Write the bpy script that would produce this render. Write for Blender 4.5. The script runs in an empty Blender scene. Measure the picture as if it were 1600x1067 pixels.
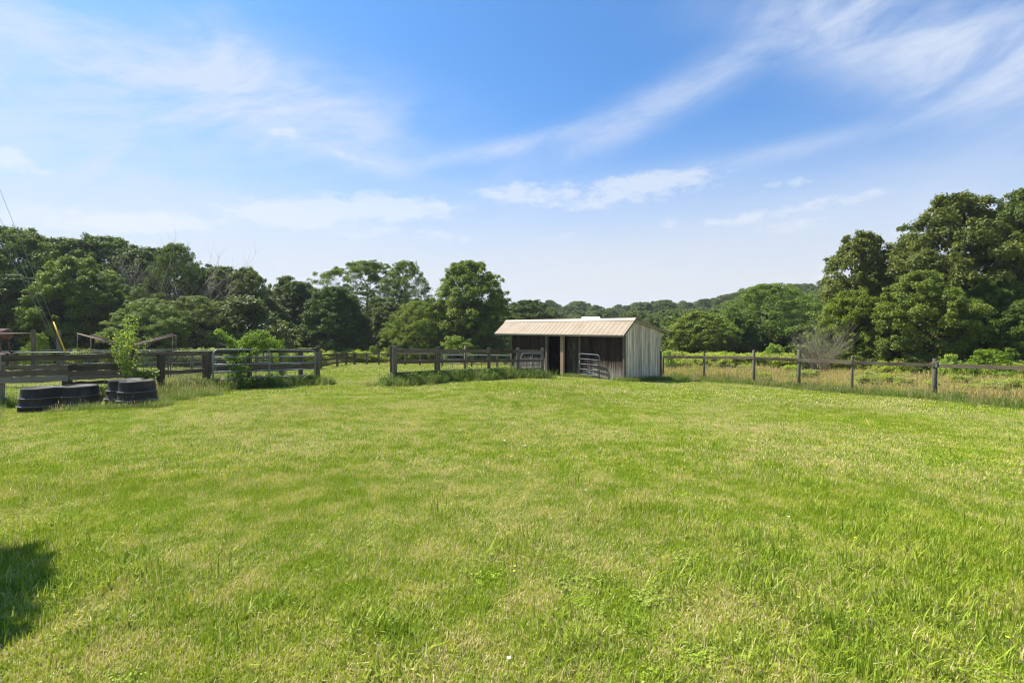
import bpy, math, random
import numpy as np
from mathutils import Vector, Matrix
R = math.radians
SC = bpy.context.scene
USE_HAZE = True
COL = SC.collection
rng = np.random.default_rng(7)
random.seed(7)

# ------------------------------------------------------------------ camera, sky, sun, exposure
CAMZ = 1.65
FPX, HX, HY = 800.0, 800.0, 512.0            # focal length, principal column and horizon row of the 1600 px photograph
cam_d = bpy.data.cameras.new("camera"); cam = bpy.data.objects.new("camera", cam_d); COL.objects.link(cam)
cam_d.sensor_width = 36; cam_d.lens = 18; cam_d.shift_y = -21.5/1600
cam_d.clip_start = 0.05; cam_d.clip_end = 6000
cam.location = (0, 0, CAMZ); cam.rotation_euler = (R(90), 0, 0)
SC.camera = cam
SC.view_settings.view_transform = 'Standard'; SC.view_settings.look = 'None'
SC.cycles.use_denoising = True; SC.cycles.denoising_input_passes = 'RGB_ALBEDO_NORMAL'; SC.cycles.denoising_prefilter = 'ACCURATE'; SC.cycles.pixel_filter_type = 'BLACKMAN_HARRIS'; SC.cycles.filter_width = 1.15
SC.view_settings.gamma = 1.0; SC.view_settings.exposure = 1.1

SUNV = Vector((-0.75, 0.35, 1.3)).normalized()
SUN_EL = math.asin(SUNV.z); SUN_AZ = math.atan2(SUNV.x, SUNV.y)
sun_d = bpy.data.lights.new("sun", 'SUN'); sun_d.energy = 4.6; sun_d.angle = R(0.53); sun_d.color = (1.0, 0.955, 0.87)
sun = bpy.data.objects.new("sun", sun_d); COL.objects.link(sun)
sun.rotation_euler = (-SUNV).to_track_quat('-Z', 'Y').to_euler()
sun.location = (-30, 14, 52)

class NT:
    """tiny wrapper for building node trees"""
    def __init__(s, tree): s.t = tree; s.n = tree.nodes; s.l = tree.links
    def node(s, typ, props=None, **ins):
        nd = s.n.new(typ)
        for k, v in (props or {}).items(): setattr(nd, k, v)
        for k, v in ins.items():
            key = int(k[1:]) if k[0] == '_' and k[1:].isdigit() else k.replace('_', ' ')
            s.set(nd.inputs[key], v)
        return nd
    def set(s, sock, v):
        if hasattr(v, 'is_output') or isinstance(v, bpy.types.NodeSocket): s.l.new(v, sock)
        else: sock.default_value = v
    def m(s, op, a, b=0.0, c=0.0, clamp=False):
        nd = s.n.new('ShaderNodeMath'); nd.operation = op; nd.use_clamp = clamp
        s.set(nd.inputs[0], a); s.set(nd.inputs[1], b); s.set(nd.inputs[2], c); return nd.outputs[0]
    def vm(s, op, a, b=(0, 0, 0)):
        nd = s.n.new('ShaderNodeVectorMath'); nd.operation = op
        s.set(nd.inputs[0], a); s.set(nd.inputs[1], b); return nd.outputs[0]
    def mix(s, f, a, b, blend='MIX'):
        nd = s.n.new('ShaderNodeMix'); nd.data_type = 'RGBA'; nd.blend_type = blend
        s.set(nd.inputs[0], f); s.set(nd.inputs[6], a if not isinstance(a, tuple) else (*a[:3], 1))
        s.set(nd.inputs[7], b if not isinstance(b, tuple) else (*b[:3], 1)); return nd.outputs[2]
    def noise(s, vec, scale, detail=3, rough=0.55, dist=0.0):
        nd = s.n.new('ShaderNodeTexNoise'); s.set(nd.inputs['Vector'], vec)
        nd.inputs['Scale'].default_value = scale; nd.inputs['Detail'].default_value = detail
        nd.inputs['Roughness'].default_value = rough; nd.inputs['Distortion'].default_value = dist
        return nd.outputs[0]
    def sm(s, v, a, b):
        nd = s.n.new('ShaderNodeMapRange'); nd.interpolation_type = 'SMOOTHSTEP'
        s.set(nd.inputs[0], v); nd.inputs[1].default_value = a; nd.inputs[2].default_value = b
        return nd.outputs[0]
    def xyz(s, x, y, z=0.0):
        nd = s.n.new('ShaderNodeCombineXYZ'); s.set(nd.inputs[0], x); s.set(nd.inputs[1], y); s.set(nd.inputs[2], z); return nd.outputs[0]

world = bpy.data.worlds.new("World"); SC.world = world; world.use_nodes = True
def build_world():
    t = NT(world.node_tree); t.n.clear()
    sky = t.node('ShaderNodeTexSky', dict(sky_type='NISHITA', sun_disc=False, sun_elevation=SUN_EL, sun_rotation=SUN_AZ,
                 altitude=100, air_density=1.0, dust_density=1.2, ozone_density=1.6))
    tc = t.node('ShaderNodeTexCoord')
    sp = t.node('ShaderNodeSeparateXYZ', _0=tc.outputs['Generated'])
    x, y, z = sp.outputs
    az = t.m('ARCTAN2', x, y); el = t.m('ARCSINE', z)
    azd = t.m('MULTIPLY', az, 57.2958); eld = t.m('MULTIPLY', el, 57.2958)
    def dirpx(px, py):
        u = (px-HX)/FPX; v = (HY-py)/FPX
        return math.degrees(math.atan(u)), math.degrees(math.atan(v/math.hypot(1, u)))
    def blob(px, py, ra, re, ang, amp):
        a0, e0 = dirpx(px, py); ca, sa = math.cos(R(ang)), math.sin(R(ang))
        da = t.m('SUBTRACT', azd, a0); de = t.m('SUBTRACT', eld, e0)
        p = t.m('DIVIDE', t.m('ADD', t.m('MULTIPLY', da, ca), t.m('MULTIPLY', de, sa)), ra)
        q = t.m('DIVIDE', t.m('SUBTRACT', t.m('MULTIPLY', de, ca), t.m('MULTIPLY', da, sa)), re)
        d2 = t.m('ADD', t.m('MULTIPLY', p, p), t.m('MULTIPLY', q, q))
        return t.m('MULTIPLY', t.m('POWER', 2.71828, t.m('MULTIPLY', d2, -1.0)), amp)
    def total(bs):
        r = bs[0]
        for b in bs[1:]: r = t.m('ADD', r, b)
        return r
    # cirrus sheets
    v1 = t.xyz(t.m('MULTIPLY', t.m('ADD', azd, t.m('MULTIPLY', eld, -0.5)), 0.075), t.m('MULTIPLY', t.m('ADD', eld, t.m('MULTIPLY', azd, -0.12)), 0.17))
    n1 = t.noise(v1, 1.0, 8, 0.58, 0.9)
    v2 = t.xyz(t.m('MULTIPLY', azd, 0.04), t.m('MULTIPLY', eld, 0.16), 5.0)
    n2 = t.noise(v2, 1.0, 6, 0.6, 0.4)
    cir = total([blob(330, 150, 15, 4.0, 2, 1.0), blob(170, 165, 15, 6, 0, 0.85), blob(450, 155, 9, 2.6, -14, 0.8), blob(310, 85, 4, 2.2, 55, 0.55),
                 blob(1480, 70, 10, 3.6, -22, 1.0), blob(1330, 20, 12, 3, -15, 0.45), blob(1030, 165, 13, 1.7, 20, 0.85), blob(780, 232, 9, 0.9, 12, 0.6),
                 blob(1560, 110, 5, 4, -30, 0.6), blob(1230, 235, 14, 0.8, 4, 0.4), blob(60, 270, 14, 3, -4, 0.6), blob(20, 45, 6, 1.6, -6, 0.6),
                 blob(520, 235, 10, 1.2, -12, 0.5), blob(200, 330, 20, 3, 0, 0.45), blob(1450, 320, 16, 3, 5, 0.45), blob(900, 320, 20, 2.4, 3, 0.25)])
    n1b = t.noise(t.xyz(t.m('MULTIPLY', t.m('ADD', azd, t.m('MULTIPLY', eld, 0.9)), 0.16), t.m('MULTIPLY', t.m('SUBTRACT', eld, t.m('MULTIPLY', azd, 0.25)), 0.5), 9.0), 1.0, 8, 0.6, 0.6)
    cirs = t.m('SUBTRACT', 1.0, t.m('POWER', 2.71828, t.m('MULTIPLY', cir, -1.25)))
    tex = t.m('ADD', t.m('MULTIPLY', t.sm(n1, 0.25, 0.75), 0.85), t.m('MULTIPLY', t.m('SUBTRACT', n1b, 0.5), 1.1))
    cirm = t.m('MULTIPLY', cirs, t.m('MAXIMUM', t.m('ADD', 0.36, tex), 0.0))
    # flat little cumulus in rows low over the horizon
    v3 = t.xyz(t.m('MULTIPLY', azd, 0.42), t.m('MULTIPLY', eld, 0.80), 2.0)
    n3 = t.noise(v3, 1.0, 9, 0.62, 0.2)
    v3b = t.xyz(t.m('MULTIPLY', azd, 0.17), t.m('MULTIPLY', t.m('ADD', eld, 0.45), 0.55), 2.0)
    cum = total([blob(500, 331, 8.5, 1.5, 4, 0.75), blob(625, 324, 5.5, 1.3, -3, 0.65), blob(430, 338, 4, 1.2, 0, 0.45), blob(275, 344, 3.2, 0.8, 0, 0.6), blob(805, 303, 5.0, 1.2, -3, 0.6),
                 blob(960, 303, 8.0, 1.7, 2, 0.55), blob(1045, 280, 5.0, 1.1, 2, 0.55), blob(1240, 285, 3, 0.6, 0, 0.4), blob(1340, 308, 5, 0.7, 3, 0.45),
                 blob(440, 207, 2.6, 0.6, 6, 0.5), blob(15, 252, 2.2, 1.0, -8, 0.75), blob(540, 243, 3.6, 0.5, -10, 0.4), blob(1035, 350, 3, 0.7, 0, 0.4), blob(130, 350, 5, 1.0, 3, 0.35),
                 blob(1200, 335, 5, 0.7, 2, 0.35), blob(870, 372, 5, 0.8, 2, 0.3), blob(1290, 425, 2.6, 1.1, 28, 0.42), blob(700, 325, 2, 0.5, 0, 0.3), blob(1180, 440, 2.0, 0.7, 0, 0.25), blob(640, 360, 4, 0.5, 0, 0.25), blob(1500, 345, 6, 1.2, 5, 0.45), blob(1150, 348, 3, .6, 0, .5), blob(1245, 352, 4, .7, 3, .45), blob(700, 372, 4, .6, 0, .4), blob(560, 366, 3.5, .6, 2, .4), blob(205, 352, 3, .8, 0, .55), blob(60, 330, 5, .9, 4, .4)])
    dens = t.m('ADD', cum, t.m('MULTIPLY', t.m('SUBTRACT', n3, 0.5), 1.7))
    cumm = t.m('MULTIPLY', t.sm(dens, 0.16, 0.70), t.sm(cum, 0.03, 0.28))
    # haze towards the horizon
    hz = t.m('POWER', 2.71828, t.m('MULTIPLY', t.m('POWER', t.m('DIVIDE', t.m('MAXIMUM', eld, 0.0), 13.8), 2.8), -1.0))
    hz = t.m('MULTIPLY', hz, t.m('ADD', 0.88, t.m('MULTIPLY', n2, 0.35)))
    base = t.mix(1.0, sky.outputs[0], (0.49, 1.00, 1.44), 'MULTIPLY')
    c = t.mix(t.m('MULTIPLY', hz, 0.97, clamp=True), base, (5.75, 5.95, 6.3))
    c = t.mix(t.m('MINIMUM', t.m('MULTIPLY', cirm, 1.0), 0.88), c, (5.2, 5.85, 7.1))
    c = t.mix(t.m('MULTIPLY', cumm, 0.55, clamp=True), c, (6.5, 6.8, 7.2))
    bg = t.node('ShaderNodeBackground', Color=c, Strength=0.063)
    out = t.node('ShaderNodeOutputWorld', Surface=bg.outputs[0])
build_world()

# ------------------------------------------------------------------ helpers
def P(px, py, Y): return Vector(((px-HX)/FPX*Y, Y, CAMZ+(HY-py)/FPX*Y))
def XY(px, Y): return ((px-HX)/FPX*Y, Y)

def tag(o, label=None, cat=None, group=None, kind=None):
    if label: o['label'] = label
    if cat: o['category'] = cat
    if group: o['group'] = group
    if kind: o['kind'] = kind
    return o
def empty(name, loc, rz=0.0):
    o = bpy.data.objects.new(name, None); COL.objects.link(o); o.location = loc; o.rotation_euler = (0, 0, rz)
    o.empty_display_size = 0.3; return o
def copy_tree(o, parent=None):
    c = o.copy(); COL.objects.link(c); c.parent = parent
    for ch in list(o.children): copy_tree(ch, c)
    return c

class MB:
    """collects boxes and tubes as one mesh, with a grain coordinate and a random number per piece"""
    def __init__(s): s.v = []; s.f = []; s.g = []; s.r = []; s.sm = []
    def _add(s, vs, fs, gs, r, smooth=False):
        b = len(s.v); s.v += [tuple(v) for v in vs]; s.f += [tuple(b+i for i in f) for f in fs]
        s.g += [tuple(g) for g in gs]; s.r += [r]*len(vs); s.sm += [smooth]*len(fs)
    def bar(s, a, b, w, h, up=(0, 0, 1), nseg=1, wob=0.0, taper=1.0, bev=0.0):
        """plank from a to b: w across (horizontal), h along up"""
        a = Vector(a); b = Vector(b); d = (b-a); L = d.length; d.normalize()
        up = Vector(up); side = d.cross(up).normalized(); up = side.cross(d).normalized()
        off = Vector((random.uniform(0, 50), random.uniform(0, 50), random.uniform(0, 50)))
        vs = []; gs = []; fs = []
        bv = bev if bev else min(w, h)*0.08
        prof = [(-.5*w+bv, -.5*h), (.5*w-bv, -.5*h), (.5*w, -.5*h+bv), (.5*w, .5*h-bv), (.5*w-bv, .5*h), (-.5*w+bv, .5*h), (-.5*w, .5*h-bv), (-.5*w, -.5*h+bv)]
        n = len(prof)
        for i in range(nseg+1):
            t = i/nseg; k = 1+(taper-1)*t
            ja, jb = (random.uniform(-wob, wob), random.uniform(-wob, wob)) if wob else (0, 0)
            for (p, q) in prof:
                e = random.uniform(-.25, .25)*wob if wob else 0
                vs.append(a+d*(L*t)+side*(p*k+ja)+up*(q*k+jb+e)); gs.append(off+Vector((L*t, p, q)))
        for i in range(nseg):
            for j in range(n):
                k = (j+1) % n; fs.append((i*n+j, i*n+k, (i+1)*n+k, (i+1)*n+j))
        fs.append(tuple(range(n-1, -1, -1))); fs.append(tuple(nseg*n+j for j in range(n)))
        s._add(vs, fs, gs, random.random()); return s
    def tube(s, pts, rad, n=8, caps=True, smooth=True):
        pts = [Vector(p) for p in pts]
        if not isinstance(rad, (list, tuple)): rad = [rad]*len(pts)
        off = Vector((random.uniform(0, 50), random.uniform(0, 50), random.uniform(0, 50)))
        vs = []; gs = []; fs = []; L = 0; ref = None
        for i, p in enumerate(pts):
            d = (pts[min(i+1, len(pts)-1)]-pts[max(i-1, 0)])
            if d.length < 1e-7: d = Vector((0, 0, 1))
            d.normalize()
            if ref is None: ref = Vector((1, 0, 0)) if abs(d.x) < .8 else Vector((0, 1, 0))
            a = d.cross(ref).normalized(); ref = a.cross(d).normalized(); b = ref
            if i: L += (p-pts[i-1]).length
            for j in range(n):
                t = 2*math.pi*j/n; c, q = math.cos(t)*rad[i], math.sin(t)*rad[i]
                vs.append(p+a*c+b*q); gs.append(off+Vector((L, c, q)))
        for i in range(len(pts)-1):
            for j in range(n):
                k = (j+1) % n; fs.append((i*n+j, (i+1)*n+j, (i+1)*n+k, i*n+k))
        if caps: fs.append(tuple(range(n))); fs.append(tuple((len(pts)-1)*n+j for j in range(n-1, -1, -1)))
        s._add(vs, fs, gs, random.random(), smooth); return s
    def raw(s, vs, fs, smooth=False):
        s._add(vs, fs, [tuple(v) for v in vs], random.random(), smooth); return s
    def mesh(s, name, mat):
        me = bpy.data.meshes.new(name); me.from_pydata(s.v, [], s.f)
        at = me.attributes.new('grain', 'FLOAT_VECTOR', 'POINT'); at.data.foreach_set('vector', np.array(s.g, dtype=np.float32).ravel())
        at = me.attributes.new('rnd', 'FLOAT', 'POINT'); at.data.foreach_set('value', np.array(s.r, dtype=np.float32))
        me.polygons.foreach_set('use_smooth', s.sm); me.materials.append(mat); me.update(); return me
    def build(s, name, mat, parent=None, world=True):
        o = bpy.data.objects.new(name, s.mesh(name, mat)); COL.objects.link(o)
        if parent is not None:
            o.parent = parent
            if world:                                  # vertices were given in world space
                pm = Matrix.Translation(parent.location) @ parent.rotation_euler.to_matrix().to_4x4()
                o.data.transform(pm.inverted())
        return o

# ------------------------------------------------------------------ terrain
CTRL = [(0, 0, -1.63), (0, 2.5, -1.63), (3, 3, -1.66), (-3, 3, -1.64), (0, 8, -1.74), (-3.9, 17.1, -1.95), (1.2, 24, -2.36), (5.3, 24, -2.55), (-13, 13, -2.06), (-9.4, 16, -2.0), (-7.1, 19, -2.16),
        (14, 21, -2.68), (10, 27, -2.82), (18.7, 18.7, -2.66), (-16, 53, -3.6), (0, 60, -3.9), (30, 33, -3.1), (22, 45, -3.7), (-30, 30, -2.75), (-45, 45, -3.1), (-60, 60, -3.5), (-20, 5, -2.0),
        (20, 5, -2.3), (12, 10, -2.15), (0, -20, -1.5), (-40, -20, -1.9), (40, -20, -2.4), (60, 30, -3.2), (60, 70, -4.2), (0, 90, -5), (-60, 100, -4.2), (60, 100, -4.5), (-8, 33, -2.75), (2, 36, -3.0), (-1, 12, -1.83), (6, 14, -2.06), (-7, 8, -1.8)]
_c = np.array(CTRL, float); _n = len(_c)
def _U(r2): return np.where(r2 > 1e-9, 0.5*r2*np.log(np.maximum(r2, 1e-9)), 0)
_K = _U(((_c[:, None, :2]-_c[None, :, :2])**2).sum(-1))+np.eye(_n)*2.0
_A = np.zeros((_n+3, _n+3)); _A[:_n, :_n] = _K; _A[:_n, _n] = 1; _A[:_n, _n+1:] = _c[:, :2]; _A[_n:, :_n] = _A[:_n, _n:].T
_w = np.linalg.solve(_A, np.concatenate([_c[:, 2], [0, 0, 0]]))
def sstep(a, b, x): t = np.clip((x-a)/(b-a), 0, 1); return t*t*(3-2*t)
def G(x, y):
    """ground height; arrays or numbers"""
    x = np.asarray(x, float); y = np.asarray(y, float); sh = np.broadcast(x, y).shape
    x = np.broadcast_to(x, sh).ravel(); y = np.broadcast_to(y, sh).ravel()
    xc = np.clip(x, -60, 60); yc = np.clip(y, -20, 100)
    z = _w[_n]+_w[_n+1]*xc+_w[_n+2]*yc
    for i in range(_n): z = z+_w[i]*_U((xc-_c[i, 0])**2+(yc-_c[i, 1])**2)
    z = z+0.02*np.sin(x*1.3+0.7*y)*np.sin(y*0.9-0.4*x+1)+0.03*np.sin(x*.37+1)*np.sin(y*.41)
    u = x/np.maximum(y, 1)
    hill = sstep(95, 230, y)*(4.5+11*sstep(0.2, 0.62, u)+3*np.sin(x*0.02)*sstep(120, 260, y))+sstep(300, 900, y)*14
    z = z+hill+CAMZ
    return z.reshape(sh) if sh else float(z[0])
def gp(px, Y, dz=0.0):
    x, y = XY(px, Y); return Vector((x, y, G(x, y)+dz))

# ------------------------------------------------------------------ materials
def newmat(name):
    m = bpy.data.materials.new(name); m.use_nodes = True; t = NT(m.node_tree); t.n.clear(); return m, t
def finish(t, bsdf, m, disp=None):
    t.node('ShaderNodeOutputMaterial', Surface=bsdf)
    return m
def bump(t, h, strength, dist):
    return t.node('ShaderNodeBump', Strength=strength, Distance=dist, Height=h).outputs[0]
def attr(t, name): return t.node('ShaderNodeAttribute', dict(attribute_name=name))

def mat_ground():
    m, t = newmat('turf_soil'); geo = t.node('ShaderNodeNewGeometry'); p = geo.outputs['Position']
    big = t.noise(p, 0.35, 4, 0.6); mid = t.noise(p, 2.2, 5, 0.65); fine = t.noise(p, 22, 6, 0.75)
    f = t.sm(t.m('ADD', t.m('MULTIPLY', mid, 0.6), t.m('MULTIPLY', big, 0.4)), 0.40, 0.62)
    c = t.mix(f, (0.17, 0.205, 0.035), (0.27, 0.25, 0.085))
    c = t.mix(t.sm(fine, 0.35, 0.75), c, (0.10, 0.12, 0.025))
    c = t.mix(t.m('MULTIPLY', t.sm(t.noise(p, 60, 4, 0.8), 0.55, 0.75), 0.35), c, (0.40, 0.35, 0.18))
    b = t.node('ShaderNodeBsdfPrincipled', Base_Color=c, Roughness=1.0, Normal=bump(t, t.noise(p, 45, 6, 0.8), 0.9, 0.03))
    b.inputs['Specular IOR Level'].default_value = 0.1
    return finish(t, b.outputs[0], m)

def mat_blades(name, greens, straw, straw_amt, spec=0.25, transl=0.35, patch=0.5):
    """blade colour: random per blade (tint), green to straw, drifting over the field"""
    m, t = newmat(name); geo = t.node('ShaderNodeNewGeometry'); p = geo.outputs['Position']
    tint = attr(t, 'tint').outputs['Fac']; tip = attr(t, 'tip').outputs['Fac']
    big = t.noise(p, 0.33, 4, 0.6, 0.3); mid = t.noise(p, 2.6, 6, 0.7, 0.3)
    g = t.mix(tint, greens[0], greens[1])
    g = t.mix(t.m('MULTIPLY', t.sm(mid, 0.44, 0.64), 0.8), g, greens[2])
    dry = t.m('ADD', t.m('MULTIPLY', t.m('SUBTRACT', t.m('ADD', t.m('MULTIPLY', big, 0.45), t.m('MULTIPLY', mid, 0.55)), 0.5), patch*6), straw_amt)
    isdry = t.m('LESS_THAN', t.m('FRACT', t.m('MULTIPLY', tint, 37.0)), dry)
    c = t.mix(isdry, g, straw)
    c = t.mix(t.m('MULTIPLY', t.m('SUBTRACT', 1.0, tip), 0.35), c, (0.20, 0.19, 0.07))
    d = t.node('ShaderNodeBsdfPrincipled', Base_Color=c, Roughness=0.55)
    d.inputs['Specular IOR Level'].default_value = spec
    tr = t.node('ShaderNodeBsdfTranslucent', Color=c)
    mx = t.node('ShaderNodeMixShader', _0=transl, _1=d.outputs[0], _2=tr.outputs[0])
    return finish(t, mx.outputs[0], m)

def mat_leaf(name, c1, c2, c3, transl=0.3, spec=0.3, rough=0.5):
    m, t = newmat(name); tint = attr(t, 'tint').outputs['Fac']; clump = attr(t, 'clump').outputs['Fac']
    oi = t.node('ShaderNodeObjectInfo')
    c = t.mix(tint, c1, c2); c = t.mix(t.m('MULTIPLY', clump, 0.75), c, c3)
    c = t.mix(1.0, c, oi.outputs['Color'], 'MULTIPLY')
    hs = t.node('ShaderNodeHueSaturation', Hue=t.m('ADD', 0.492, t.m('MULTIPLY', oi.outputs['Random'], 0.016)), Saturation=t.m('ADD', 0.92, t.m('MULTIPLY', oi.outputs['Random'], 0.14)),
                Value=t.m('ADD', 0.92, t.m('MULTIPLY', oi.outputs['Random'], 0.2)), Color=c)
    d = t.node('ShaderNodeBsdfPrincipled', Base_Color=hs.outputs[0], Roughness=rough); d.inputs['Specular IOR Level'].default_value = spec
    tc = t.mix(1.0, hs.outputs[0], (1.25, 1.3, 0.55), 'MULTIPLY')
    tr = t.node('ShaderNodeBsdfTranslucent', Color=tc)
    mx = t.node('ShaderNodeMixShader', _0=transl, _1=d.outputs[0], _2=tr.outputs[0])
    return finish(t, mx.outputs[0], m)

def mat_wood(name, dark, light, fade=0.5, green=0.0, stretch=(1.2, 26, 26), low_tone=None, contrast=1.0, streak=0.0):
    """weathered wood: grain runs along each board's own length; weather = (z0, z1, colour) second colour towards the ground"""
    m, t = newmat(name); g = attr(t, 'grain').outputs['Vector']; rnd = attr(t, 'rnd').outputs['Fac']
    gv = t.vm('MULTIPLY', g, stretch)
    n1 = t.noise(gv, 1.0, 7, 0.7, 0.4); n2 = t.noise(g, 1.6, 4, 0.6); n3 = t.noise(t.vm('MULTIPLY', g, (5, 60, 60)), 1.0, 4, 0.6)
    f = t.sm(t.m('ADD', t.m('MULTIPLY', n1, 0.65), t.m('MULTIPLY', n2, 0.35)), 0.5-0.22/contrast, 0.5+0.22/contrast)
    f = t.m('ADD', t.m('MULTIPLY', f, 0.7), t.m('MULTIPLY', t.m('SUBTRACT', rnd, 0.35), fade), clamp=True)
    c = t.mix(f, dark, light)
    c = t.mix(t.m('MULTIPLY', t.sm(n3, 0.60, 0.72), 0.7), c, tuple(v*0.35 for v in dark))
    if streak:
        n4 = t.noise(t.vm('MULTIPLY', g, (0.6, 11, 11)), 1.0, 6, 0.65, 0.5); c = t.mix(t.m('MULTIPLY', t.sm(n4, 0.50, 0.66), streak), c, tuple(v*0.40 for v in dark))
    if green: c = t.mix(t.m('MULTIPLY', t.sm(n2, 0.45, 0.65), green), c, (0.10, 0.13, 0.07))
    if low_tone:
        z0, z1, wc = low_tone
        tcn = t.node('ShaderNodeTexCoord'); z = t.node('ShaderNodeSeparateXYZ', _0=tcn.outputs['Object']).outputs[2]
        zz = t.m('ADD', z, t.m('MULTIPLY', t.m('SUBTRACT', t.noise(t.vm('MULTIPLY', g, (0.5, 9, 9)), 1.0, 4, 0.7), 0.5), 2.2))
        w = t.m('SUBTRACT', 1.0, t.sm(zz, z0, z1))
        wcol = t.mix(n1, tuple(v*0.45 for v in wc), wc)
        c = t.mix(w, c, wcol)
    b = t.node('ShaderNodeBsdfPrincipled', Base_Color=c, Roughness=0.88, Normal=bump(t, n1, 0.55, 0.01)); b.inputs['Specular IOR Level'].default_value = 0.2
    return finish(t, b.outputs[0], m)

def mat_plain(name, col, rough=0.5, metal=0.0, noise=0.25, scale=14, spec=0.5, dirt=None, bmp=0.1):
    m, t = newmat(name); tcn = t.node('ShaderNodeTexCoord'); n = t.noise(tcn.outputs['Object'], scale, 6, 0.65)
    n2 = t.noise(tcn.outputs['Object'], scale*0.2, 4, 0.6)
    c = t.mix(t.sm(n, 0.3, 0.7), tuple(v*(1-noise) for v in col), tuple(min(1, v*(1+noise)) for v in col))
    if dirt: c = t.mix(t.m('MULTIPLY', t.sm(n2, 0.42, 0.68), 0.75), c, dirt)
    b = t.node('ShaderNodeBsdfPrincipled', Base_Color=c, Roughness=t.m('ADD', rough-0.1, t.m('MULTIPLY', n2, 0.25)), Metallic=metal, Normal=bump(t, n, bmp, 0.01))
    b.inputs['Specular IOR Level'].default_value = spec
    return finish(t, b.outputs[0], m)

M = {}
M['ground'] = mat_ground()
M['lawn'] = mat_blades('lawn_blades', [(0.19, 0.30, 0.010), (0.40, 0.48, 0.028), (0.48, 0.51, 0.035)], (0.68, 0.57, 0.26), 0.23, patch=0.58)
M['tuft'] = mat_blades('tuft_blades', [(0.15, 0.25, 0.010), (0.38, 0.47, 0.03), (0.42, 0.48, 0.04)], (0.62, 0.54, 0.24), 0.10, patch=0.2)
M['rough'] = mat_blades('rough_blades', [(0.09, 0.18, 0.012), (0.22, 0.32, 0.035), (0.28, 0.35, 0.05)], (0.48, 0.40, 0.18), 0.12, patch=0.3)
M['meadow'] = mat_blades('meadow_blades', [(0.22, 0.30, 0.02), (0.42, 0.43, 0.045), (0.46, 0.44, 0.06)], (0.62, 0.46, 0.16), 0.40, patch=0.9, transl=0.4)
M['hay'] = mat_blades('dry_blades', [(0.16, 0.22, 0.03), (0.30, 0.30, 0.07), (0.36, 0.33, 0.11)], (0.52, 0.42, 0.20), 0.35, patch=0.4)
M['leaf'] = mat_leaf('broad_leaves', (0.055, 0.088, 0.012), (0.140, 0.184, 0.023), (0.180, 0.226, 0.032))
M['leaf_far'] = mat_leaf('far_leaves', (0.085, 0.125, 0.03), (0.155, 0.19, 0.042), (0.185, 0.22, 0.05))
M['weed'] = mat_leaf('weed_leaves', (0.22, 0.30, 0.03), (0.37, 0.41, 0.055), (0.42, 0.43, 0.08), transl=0.4)
M['fresh'] = mat_leaf('fresh_leaves', (0.17, 0.27, 0.03), (0.30, 0.40, 0.05), (0.34, 0.43, 0.06), transl=0.45)
M['clover'] = mat_leaf('clover_leaves', (0.17, 0.26, 0.015), (0.32, 0.40, 0.03), (0.38, 0.43, 0.045), transl=0.25)
M['verge'] = mat_leaf('verge_leaves', (0.07, 0.13, 0.02), (0.15, 0.23, 0.03), (0.20, 0.27, 0.045), transl=0.3)
M['bark'] = mat_wood('bark', (0.035, 0.03, 0.022), (0.12, 0.105, 0.085), 0.2, stretch=(4, 16, 16))
M['dead_bark'] = mat_wood('dead_bark', (0.16, 0.135, 0.10), (0.40, 0.345, 0.26), 0.3, stretch=(4, 16, 16))
M['fence'] = mat_wood('fence_wood', (0.030, 0.022, 0.014), (0.22, 0.17, 0.115), 0.55, 0.25)
M['fence_gray'] = mat_wood('fence_wood_gray', (0.06, 0.048, 0.033), (0.28, 0.235, 0.175), 0.35, 0.15)
M['fence_pale'] = mat_wood('fence_wood_pale', (0.14, 0.12, 0.09), (0.46, 0.41, 0.33), 0.35, 0.1)
M['post'] = mat_wood('post_wood', (0.07, 0.06, 0.042), (0.22, 0.19, 0.14), 0.3, 0.3)
M['shed_front'] = mat_wood('shed_front_boards', (0.009, 0.005, 0.0035), (0.068, 0.038, 0.024), 0.5, stretch=(0.8, 22, 22), low_tone=(-0.15, 1.0, (0.44, 0.38, 0.30)))  # dark brown above, blending to a paler grey towards the ground
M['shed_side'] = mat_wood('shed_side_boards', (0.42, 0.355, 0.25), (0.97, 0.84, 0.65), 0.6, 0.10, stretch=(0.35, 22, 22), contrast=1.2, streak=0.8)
M['shed_trim'] = mat_wood('shed_trim', (0.07, 0.055, 0.042), (0.23, 0.19, 0.15), 0.3)
M['shed_tan'] = mat_wood('shed_tan_post', (0.20, 0.13, 0.075), (0.42, 0.31, 0.19), 0.3)
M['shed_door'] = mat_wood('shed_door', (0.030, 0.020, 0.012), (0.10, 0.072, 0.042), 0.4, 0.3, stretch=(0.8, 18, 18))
M['roof'] = mat_plain('tan_roof_metal', (0.30, 0.235, 0.16), 0.6, 0.0, 0.05, 6, 0.2, dirt=(0.26, 0.195, 0.125), bmp=0.03)
M['ridge'] = mat_plain('ridge_metal', (0.27, 0.215, 0.15), 0.45, 0.0, 0.05, 6, 0.4, bmp=0.03)
M['galv'] = mat_plain('galvanised_tube', (0.115, 0.135, 0.15), 0.6, 0.15, 0.15, 30, 0.5, dirt=(0.16, 0.17, 0.17))
M['galv_light'] = mat_plain('pale_galvanised_tube', (0.21, 0.235, 0.25), 0.5, 0.2, 0.12, 30, 0.5)
M['galv_green'] = mat_plain('green_tube', (0.10, 0.125, 0.11), 0.5, 0.2, 0.2, 20, 0.5, dirt=(0.17, 0.14, 0.11))
M['rust'] = mat_plain('rusty_tube', (0.24, 0.155, 0.125), 0.7, 0.2, 0.3, 20, 0.4, dirt=(0.26, 0.20, 0.17))
M['wire'] = mat_plain('fence_wire', (0.20, 0.20, 0.19), 0.6, 0.4, 0.1, 20)
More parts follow.
